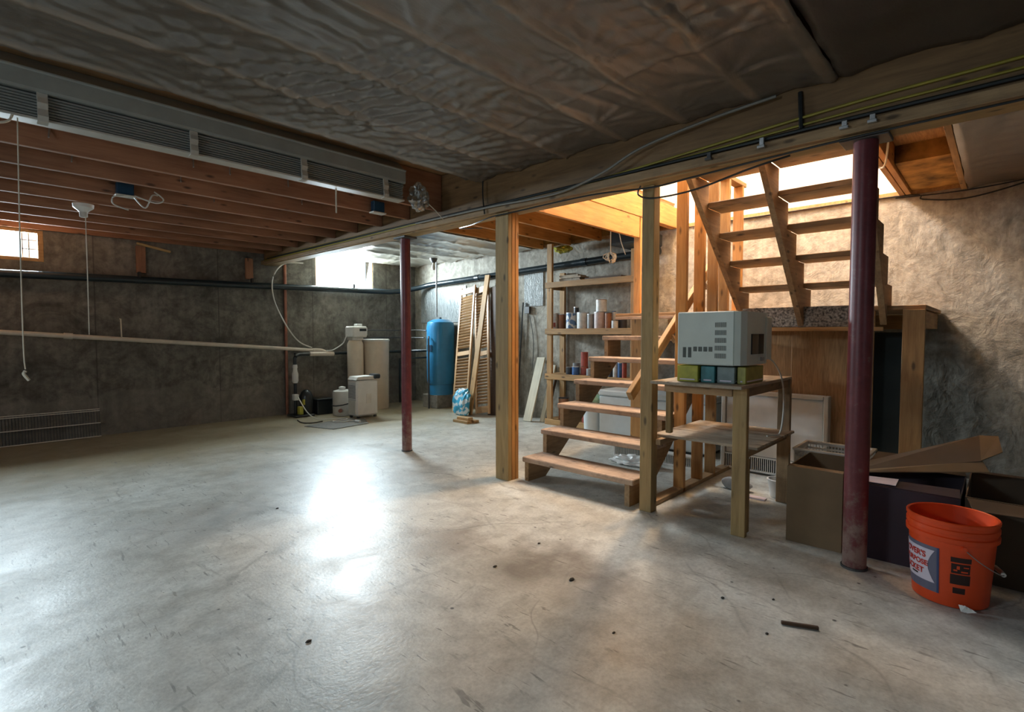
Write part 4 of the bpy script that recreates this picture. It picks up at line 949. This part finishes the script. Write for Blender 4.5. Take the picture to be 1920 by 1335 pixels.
# ------------------------------------------------------------------ pressure tank and pipes
tk = thing('pressure_tank', 'blue pressure tank standing on concrete blocks in the far corner', 'tank', (5.68, 6.95, .22))
R_ = .235; tx, ty = 5.68, 6.98
obj('shell', Lt(tx, ty, [(R_ * .55, .36), (R_ * .92, .40), (R_, .46), (R_, 1.37), (R_ * .93, 1.44), (R_ * .6, 1.485), (R_ * .15, 1.50)], 32), 'bluetank', tk, True)
obj('skirt', Lt(tx, ty, [(R_ * .9, .221), (R_ * .86, .40)], 28), 'bluetank', tk, True)
obj('valve', Lt(tx, ty, [(.02, 1.498), (.02, 1.52), (.012, 1.525)], 10), 'black', tk, True)
obj('label_plate', B((tx - R_ - .004, tx - R_ + .004, ty - .06, ty + .06, .95, 1.06), bev=.002), 'navy', tk)
for y in (6.83, 7.03): tag(obj('concrete_block', B((5.48, 5.90, y - .0, y + .19, 0, .2195), bev=.006), 'cement'), 'concrete block under the blue tank, the %s one' % ('nearer' if y < 7 else 'farther'), 'block', 'concrete blocks under the tank')
tag(obj('water_pipe', T([(5.60, 6.98, 2.47), (5.60, 6.98, 2.2), (5.60, 6.98, 1.9), (5.60, 6.98, 1.60), (5.60, 6.98, 1.53)], .013, seg=8, curve=False), 'can_grey', None, True), 'grey vertical pipe dropping to the top of the blue tank', 'pipe')
tag(obj('water_pipe', T([(5.40, 6.95, .002), (5.40, 6.95, .6), (5.40, 6.95, 1.17), (5.42, 6.97, 1.2)], .014, seg=8, curve=False), 'darksteel', None, True), 'dark vertical pipe standing in front of the blue tank', 'pipe')
tag(obj('water_pipe', T([(4.80, 7.9, 1.31), (5.5, 7.9, 1.31), (5.55, 7.4, 1.31), (5.55, 7.21, 1.30)], .011, seg=8, curve=False), 'darksteel', None, True), 'upper thin pipe running from the softener to the blue tank', 'pipe')
tag(obj('water_pipe', T([(4.80, 7.92, 1.18), (5.45, 7.92, 1.18), (5.42, 7.1, 1.18)], .011, seg=8, curve=False), 'darksteel', None, True), 'lower thin pipe running from the softener to the blue tank', 'pipe')
tag(obj('waste_pipe', T([(3.60, 7.96, .93), (4.5, 7.96, .93), (5.55, 7.96, .93), (5.86, 7.5, .95), (5.86, 7.25, .95)], .024, seg=8, curve=False), 'blackpipe', None, True), 'black waste pipe running low behind the softener tanks', 'pipe')
tag(obj('waste_pipe', T([(5.45, 7.85, .02), (5.45, 7.85, .80), (5.9, 7.6, .82)], .017, seg=8, curve=False), 'blackpipe', None, True), 'thin black pipe standing in the far corner left of the blue tank', 'pipe')
bp = thing('drain_pipe', 'long black drain pipe running along the back wall and round the corner', 'pipe', (3.0, 7.9, 1.9))
obj('pipe', T([(-2.55, 7.955, 1.86), (.38, 7.955, 1.905), (5.30, 7.955, 1.985), (5.55, 7.92, 2.01), (5.78, 7.74, 2.07), (5.87, 7.5, 2.12), (5.87, 3.05, 2.25)], .045, seg=14, curve=False), 'blackpipe', bp, True)
for x in (1.62, 2.98, 4.6): obj('hanger', B((x, x + .03, 7.925, 7.985, 1.86 + x * .016, 2.0 + x * .016), bev=.004), 'black', bp)
for y in (6.3, 4.2): obj('coupling', T([(5.87, y, 2.155 if y > 5 else 2.215), (5.87, y - .09, 2.158 if y > 5 else 2.218)], .053, seg=14, curve=False), 'blackpipe', bp, True)
pv = thing('pvc_pipe', 'long cream pvc pipe sloping across the back wall to the sump', 'pipe', (1.5, 7.85, 1.1))
obj('pipe', T([(-2.5, 7.9, 1.49), (.36, 7.9, 1.265), (2.2, 7.9, 1.12), (3.92, 7.9, .985)], .028, seg=12, curve=False), 'pvc', pv, True)
obj('coupling', T([(.88, 7.9, 1.225), (.96, 7.9, 1.219)], .037, seg=12, curve=False), 'pvc', pv, True)
obj('elbow', T([(3.86, 7.9, .989), (4.0, 7.9, .98), (4.06, 7.86, .945), (4.08, 7.84, .93)], .034, seg=12), 'pvc', pv, True)
obj('tee', T([(3.78, 7.84, .935), (4.18, 7.84, .925)], .036, seg=12, curve=False), 'pvc', pv, True)
obj('hook', T([(1.42, 7.95, 1.43), (1.42, 7.90, 1.43), (1.42, 7.88, 1.20)], .008, seg=6, curve=False), 'rope', pv, True)
tag(obj('copper_pipe', T([(3.50, 8.024, .002), (3.50, 8.024, 1.2), (3.50, 8.024, 2.30)], .024, seg=10, curve=False), 'copper', None, True), 'reddish vertical pipe on the back wall left of the bright window', 'pipe')
tag(obj('clear_hose', T([(3.75, 7.94, 2.34), (3.45, 7.93, 2.30), (3.27, 7.90, 2.08), (3.28, 7.90, 1.75), (3.45, 7.9, 1.38), (3.64, 7.9, 1.13), (3.84, 7.88, 1.03)], .010, seg=8), 'whitecable', None, True), 'thin white hose looping down the back wall to the pvc pipe end', 'hose')
tag(obj('clear_hose', T([(4.05, 7.83, .98), (4.15, 7.8, .99), (4.3, 7.78, 1.08), (4.33, 7.74, 1.16), (4.355, 7.72, 1.24)], .009, seg=8), 'whitecable', None, True), 'short white hose rising from the pvc pipe end to the softener head', 'hose')

# sump pump stack
sp = thing('sump_pump', 'black and white sump pump pipework standing on the floor under the pvc pipe end', 'pump', (3.55, 7.75, 0))
obj('elbow_pipe', T([(3.775, 7.84, .93), (3.62, 7.84, .93), (3.545, 7.82, .89), (3.54, 7.82, .78)], .028, seg=10), 'black', sp, True)
obj('check_valve', Lt(3.54, 7.82, [(.032, .50), (.046, .53), (.046, .64), (.034, .68), (.030, .72), (.036, .73), (.036, .76), (.03, .78)], 14), 'white', sp, True)
obj('riser', T([(3.54, 7.82, .02), (3.54, 7.82, .5)], .026, seg=10, curve=False), 'black', sp, True)
obj('motor', Lt(3.66, 7.72, [(.09, .03), (.10, .06), (.10, .30), (.07, .37), (.03, .40)], 16), 'black', sp, True)
obj('label', B((3.572, 3.60, 7.63, 7.70, .18, .26), bev=.002), 'box_yellow', sp)
obj('plug_box', B((3.46, 3.53, 7.68, 7.76, .25, .34), bev=.006), 'white', sp)
obj('base', B((3.44, 3.74, 7.60, 7.90, 0, .03), bev=.006), 'black', sp)
obj('clamp', B((3.50, 3.56, 7.60, 7.68, .04, .16), bev=.006), 'box_yellow', sp)
cable('extension_cord', 'white extension cord snaking from the sump pump onto the floor mat', [(3.5, 7.65, .30), (3.52, 7.4, .10), (3.58, 7.2, .012), (3.75, 7.08, .012), (3.9, 7.0, .012), (3.85, 6.88, .014), (3.66, 6.88, .014), (3.62, 6.78, .014), (3.72, 6.70, .014), (3.82, 6.72, .016), (3.86, 6.62, .016)], .008, 'whitecable')
tag(obj('plug', T([(3.855, 6.63, .020), (3.86, 6.52, .022)], .018, seg=8, curve=False), 'white', None, True), 'white plug end of the extension cord on the mat', 'plug')
cable('floor_hose', 'thin brown hose looped on the floor left of the mat', [(3.35, 7.35, .009), (3.3, 7.1, .009), (3.38, 6.98, .009), (3.55, 7.0, .009)], .008, 'debris')
bm = bmesh.new(); prism(bm, [(3.20, 6.82), (3.84, 7.02), (4.12, 6.86), (3.92, 6.40), (3.36, 6.33)], 2, 0.0005, .008)
tag(obj('floor_mat', bm, 'mat'), 'thin grey mat lying on the floor before the dehumidifier', 'mat')

# water softener: resin tank with head, and brine tank
ws = thing('water_softener', 'narrow tan softener tank with a control head on top by the back wall', 'softener', (4.50, 7.72, 0))
obj('tank', Lt(4.50, 7.72, [(.12, 0), (.128, .03), (.128, 1.08), (.10, 1.14)], 24), 'tan', ws, True)
obj('neck', B((4.40, 4.60, 7.63, 7.81, 1.141, 1.185), bev=.01), 'offwhite', ws)
obj('head', B((4.385, 4.64, 7.58, 7.84, 1.186, 1.37), bev=.018), 'offwhite', ws)
obj('control_panel', B((4.645, 4.655, 7.60, 7.76, 1.22, 1.35), bev=.003), 'offwhite', ws)
obj('display', B((4.50, 4.62, 7.574, 7.582, 1.29, 1.33)), 'glassdark', ws)
obj('valve_cap', B((4.50, 4.60, 7.66, 7.76, 1.371, 1.41), bev=.008), 'white', ws)
bt_ = thing('brine_tank', 'wide round tan brine tank right of the softener', 'tank', (4.83, 7.66, 0))
obj('body', Lt(4.86, 7.68, [(.20, 0), (.205, .03), (.215, 1.12), (.215, 1.125)], 32), 'tan', bt_, True)
obj('lid', Lt(4.86, 7.68, [(.224, 1.1255), (.224, 1.15), (.21, 1.16)], 32), 'offwhite', bt_, True)
# dehumidifier
dh = thing('dehumidifier', 'white portable dehumidifier standing on the floor in front of the brine tank', 'dehumidifier', (4.2, 6.95, 0))
obj('body', B((4.00, 4.36, 6.84, 7.10, .035, .56), bev=.022), 'white', dh)
bm = bmesh.new(); prism(bm, [(4.00, .57), (4.36, .57), (4.36, .59), (4.30, .62), (4.03, .615)], 1, 6.85, 7.09); obj('top', bm, 'offwhite', dh)
bm = bmesh.new()
for i in range(9): box(bm, 3.995, 4.001, 6.87, 7.07, .30 + i * .022, .312 + i * .022)
obj('vent', bm, 'can_grey', dh)
obj('tank_front', B((3.992, 4.003, 6.87, 7.07, .07, .26), bev=.004), 'offwhite', dh)
obj('handle', B((4.29, 4.40, 6.825, 6.99, .575, .645), bev=.015), 'black', dh)
obj('side_recess', B((4.16, 4.24, 6.836, 6.842, .22, .36)), 'offwhite', dh)
for x in (4.04, 4.32):
    for y in (6.87, 7.07): obj('caster', B((x - .02, x + .02, y - .02, y + .02, 0, .034), bev=.006), 'black', dh)
# condensate pump/white pail + black box
wpz = thing('white_drum', 'white plastic drum with a strap on the floor left of the dehumidifier', 'drum', (4.05, 7.38, 0))
obj('body', Lt(4.10, 7.40, [(.15, 0), (.16, .02), (.16, .34), (.15, .37), (.10, .385)], 24), 'offwhite', wpz, True)
obj('strap', T([(4.10 + .166 * cos(radians(a)), 7.40 + .166 * sin(radians(a)), .19 + .04 * cos(radians(a))) for a in range(0, 361, 20)], .008, seg=5, curve=False), 'black', wpz)
obj('spigot', T([(3.98, 7.27, .09), (3.95, 7.23, .09)], .03, seg=10, curve=False), 'copper', wpz, True)
obj('cap', Lt(4.08, 7.40, [(.05, .3855), (.05, .43), (.02, .44)], 14), 'white', wpz, True)
bb = thing('black_crate', 'black plastic crate between the sump pump and the white drum', 'crate', (3.92, 7.72, 0))
obj('body', B((3.80, 4.06, 7.64, 7.92, 0, .22), bev=.01), 'black', bb); obj('rim', B((3.79, 4.07, 7.63, 7.93, .2205, .245), bev=.005), 'black', bb)

# blocks on the back wall
tag(plank('wood_block', 1.62, 1.72, 8.00, 8.045, 2.02, 2.36, 'joist'), 'short brown wood block on the back wall between the left window and the black clamp', 'block', 'wood blocks on the back wall')
tag(plank('wood_block', 2.93, 3.03, 8.00, 8.045, 2.04, 2.34, 'joist'), 'short brown wood block on the back wall nearer the bright window', 'block', 'wood blocks on the back wall')
tag(board('wood_stick', (1.62, 7.98, 2.385), (1.98, 7.94, 2.31), .03, .03, 'yellow_pine'), 'yellowish stick poking out above the left wood block', 'stick')

# wire shelf leaning on the back wall
wr = thing('wire_shelf', 'white wire closet shelf standing on edge against the back wall at far left', 'shelf', (.3, 7.97, 0))
bm = bmesh.new()
for i in range(72):
    x = -.70 + i * .0267; tube(bm, [(x, 7.94, .01), (x, 8.0, .335)], .0035, seg=4, curve=False)
obj('wire_grid', bm, 'darksteel', wr)
for z, y in ((.335, 8.0), (.315, 7.996), (.17, 7.969), (.012, 7.94)):
    obj('rail', T([(-.72, y, z), (1.20, y, z)], .006, seg=6, curve=False), 'offwhite', wr)

# ------------------------------------------------------------------ ceiling fittings on the left
bl = thing('folded_blind', 'long grey vinyl blind rolled up and hung along a joist at upper left', 'blind', (1.2, 3.85, 2.40))
bm = bmesh.new(); prism(bm, [(3.885, 2.735), (3.885, 2.535), (3.78, 2.535), (3.775, 2.55), (3.775, 2.632), (3.765, 2.638), (3.765, 2.645), (3.80, 2.66)], 0, -.45, 2.70); obj('headrail', bm, 'blind', bl)
for i in range(8):
    z = 2.408 + i * .0152
    bm = bmesh.new(); prism(bm, [(3.885, z - .002), (3.885, z + .011), (3.84 - .002 * i, z + .0125), (3.800, z + .0095), (3.798, z - .000), (3.845, z - .002)], 0, -.45, 2.69 + random.uniform(-.006, .006)); obj('slat', bm, 'blind', bl)
obj('bottom_rail', B((-.45, 2.70, 3.79, 3.89, 2.388, 2.403), bev=.003), 'clip', bl)
for x in (-.36, .37, 1.09, 1.81, 2.51):
    bm = bmesh.new(); prism(bm, [(3.80, 2.535), (3.788, 2.535), (3.786, 2.51), (3.774, 2.48), (3.785, 2.45), (3.772, 2.41), (3.78, 2.382), (3.83, 2.378), (3.83, 2.384), (3.79, 2.388)], 0, x - .022, x + .022); obj('clip', bm, 'clip', bl)
cable('pull_cord', 'long pale cord hanging from the blind at far left with a knotted end', [(.27, 3.80, 2.38), (.262, 3.80, 1.8), (.258, 3.80, 1.2), (.262, 3.80, 1.06)], .0032, 'rope')
tag(obj('cord_knot', T([(.262, 3.80, 1.05), (.255, 3.795, 1.035), (.275, 3.80, 1.0)], .008, seg=6), 'rope', None, True), 'frayed knot at the low end of the long pale cord', 'knot')
cable('hook_cord', 'short looped white cord under the left end of the blind', [(.10, 3.78, 2.385), (.17, 3.78, 2.33), (.23, 3.78, 2.345), (.25, 3.78, 2.385)], .006, 'rope')
cable('blind_wand', 'short pale rod hanging under the right part of the blind', [(2.10, 3.86, 2.39), (2.10, 3.86, 2.30), (2.10, 3.86, 2.20)], .006, 'rope')
lh = thing('lamp_holder', 'white porcelain lamp holder under a joist with a long pull cord', 'lamp', (.84, 6.10, 2.33))
obj('base', Lt(.835, 6.01, [(.03, 2.33), (.045, 2.345), (.075, 2.37), (.078, 2.399)], 20), 'white', lh, True)
obj('socket', Lt(.835, 6.01, [(.022, 2.285), (.03, 2.29), (.03, 2.3295)], 16), 'offwhite', lh, True)
obj('pull_cord', T([(.845, 5.99, 2.32), (.845, 5.99, 1.8), (.842, 5.99, 1.24)], .004, seg=5, curve=False), 'rope', lh)
def jbox(x, y, z, lab, loops):
    t = thing('junction_box', lab, 'electrical box', (x, y, z), 'blue electrical boxes on the joists')
    obj('box', B((x - .06, x + .06, y - .06, y, z, z + .10), bev=.008), 'navy', t)
    obj('cover', B((x - .07, x + .07, y - .07, y + .01, z - .014, z - .001), bev=.003), 'offwhite', t)
    for lp in loops: obj('wire', T(lp, .006, seg=6), 'whitecable', t, True)
jbox(1.02, 5.395, 2.40, 'blue electrical box with loose white wires on a joist beside the lamp holder', [[(1.0, 5.32, 2.385), (.93, 5.30, 2.36), (.93, 5.30, 2.30), (1.03, 5.30, 2.27)], [(1.08, 5.35, 2.39), (1.15, 5.32, 2.31), (1.20, 5.32, 2.42), (1.25, 5.36, 2.44)], [(1.08, 5.33, 2.40), (1.22, 5.3, 2.36), (1.28, 5.3, 2.40), (1.22, 5.33, 2.46)]])
jbox(2.80, 4.395, 2.40, 'blue electrical box on a joist close to the crumpled clear plastic', [])
# crumpled clear plastic hanging by the blind end
bm = bmesh.new(); bmesh.ops.create_icosphere(bm, subdivisions=4, radius=1)
for v in bm.verts:
    n = mno.noise(v.co * 2.6) * .5 + mno.noise(v.co * 7) * .25
    v.co = Vector((2.835 + v.co.x * .085 * (1 + n) * (1 - .25 * v.co.z), 3.77 + v.co.y * .065 * (1 + n), 2.445 + v.co.z * .12 * (1 + n * .4)))
tag(obj('clear_plastic_wrap', bm, 'film', None, True), 'crumpled clear plastic wrap hanging at the right end of the blind', 'plastic wrap')
cable('tie_string', 'pale string stretched from the blind end to the beam', [(2.95, 3.80, 2.42), (3.03, 3.78, 2.36), (3.10, 3.76, 2.29)], .004, 'rope')
# nails hanging from joist faces
for i, (x, y) in enumerate(((.45, 4.40), (.62, 4.90), (1.25, 4.40), (1.5, 4.40), (1.30, 4.90), (1.95, 4.40), (1.7, 5.40), (2.3, 4.90))):
    obj('nail', T([(x, y - .03, 2.47), (x + .01, y + .002, 2.55)], .005, seg=5, curve=False), 'steel', ceil)
# far ceiling lamp, unlit bulb
cb = thing('bulb_fixture', 'bare unlit bulb in a porcelain holder under the far plastic ceiling', 'lamp', (5.20, 6.55, 2.30))
obj('holder', Lt(5.20, 6.55, [(.028, 2.36), (.035, 2.37), (.06, 2.41), (.062, 2.43)], 18), 'darksteel', cb, True)
obj('bulb', Lt(5.20, 6.55, [(.006, 2.245), (.024, 2.25), (.032, 2.28), (.026, 2.32), (.016, 2.359)], 16), 'offwhite', cb, True)
# blue box on the stairwell trimmer
jb = thing('junction_box', 'bright blue electrical box fixed to the stairwell trimmer right of the steel post', 'electrical box', (4.75, .74, 2.5))
obj('box', B((4.66, 4.76, .722, .79, 2.47, 2.55), bev=.006), 'brightblue', jb)
obj('wire', T([(4.70, .70, 2.47), (4.62, .66, 2.45), (4.45, .62, 2.48), (4.30, .59, 2.60)], .007, seg=6), 'whitecable', jb, True)
cable('wall_cable', 'black cable drooping along the top of the right wall', [(5.93, 2.3, 2.50), (5.925, .74, 2.50), (5.92, .55, 2.44), (5.92, .3, 2.40), (5.92, .05, 2.43), (5.93, -.3, 2.52)], .006, 'black')
cable('wall_cable', 'second thinner black cable just above the drooping one', [(5.935, .75, 2.487), (5.93, .4, 2.47), (5.93, .1, 2.475), (5.935, -.3, 2.51)], .005, 'black')

# ------------------------------------------------------------------ litter on the slab
rnd = random.Random(21)
tag(board('dark_stick', (2.40, .66, .009), (2.46, .53, .009), .014, .016, 'darkwood'), 'thin dark stick on the floor in front of the bucket', 'stick')
for i, (x, y, r, lb_) in enumerate(((2.11, 1.56, .017, 'largest dark crumb of debris on the worn patch of floor'), (1.95, 1.95, .012, 'dark crumb at the left edge of the worn floor patch'), (2.35, 1.98, .010, 'dark crumb behind the worn floor patch, towards the stairs'),
                                  (2.45, .93, .011, 'dark crumb on the floor before the bench leg'), (.95, 2.02, .012, 'dark crumb alone on the floor at lower left'), (1.55, 3.75, .010, 'dark crumb on the floor in the bright area near the slender post'),
                                  (2.28, .68, .009, 'dark crumb beside the thin dark stick'), (2.6, .75, .009, 'small dark crumb between the thick red post and the dark stick'), (1.85, 1.15, .008, 'small dark crumb in the warm stripe of light'))):
    bm = bmesh.new(); bmesh.ops.create_icosphere(bm, subdivisions=2, radius=r)
    for v in bm.verts:
        v.co *= 1 + .5 * mno.noise(v.co * 120 + Vector((i, 0, 0))); v.co.z = max(v.co.z * .6, -r * .5)
    for v in bm.verts: v.co = Vector((v.co.x * 1.3, v.co.y * .8, v.co.z * .7)) * .8 + Vector((x, y, r * .28))
    tag(obj('debris_crumb', bm, 'debris'), lb_, 'debris', 'debris crumbs on the floor')
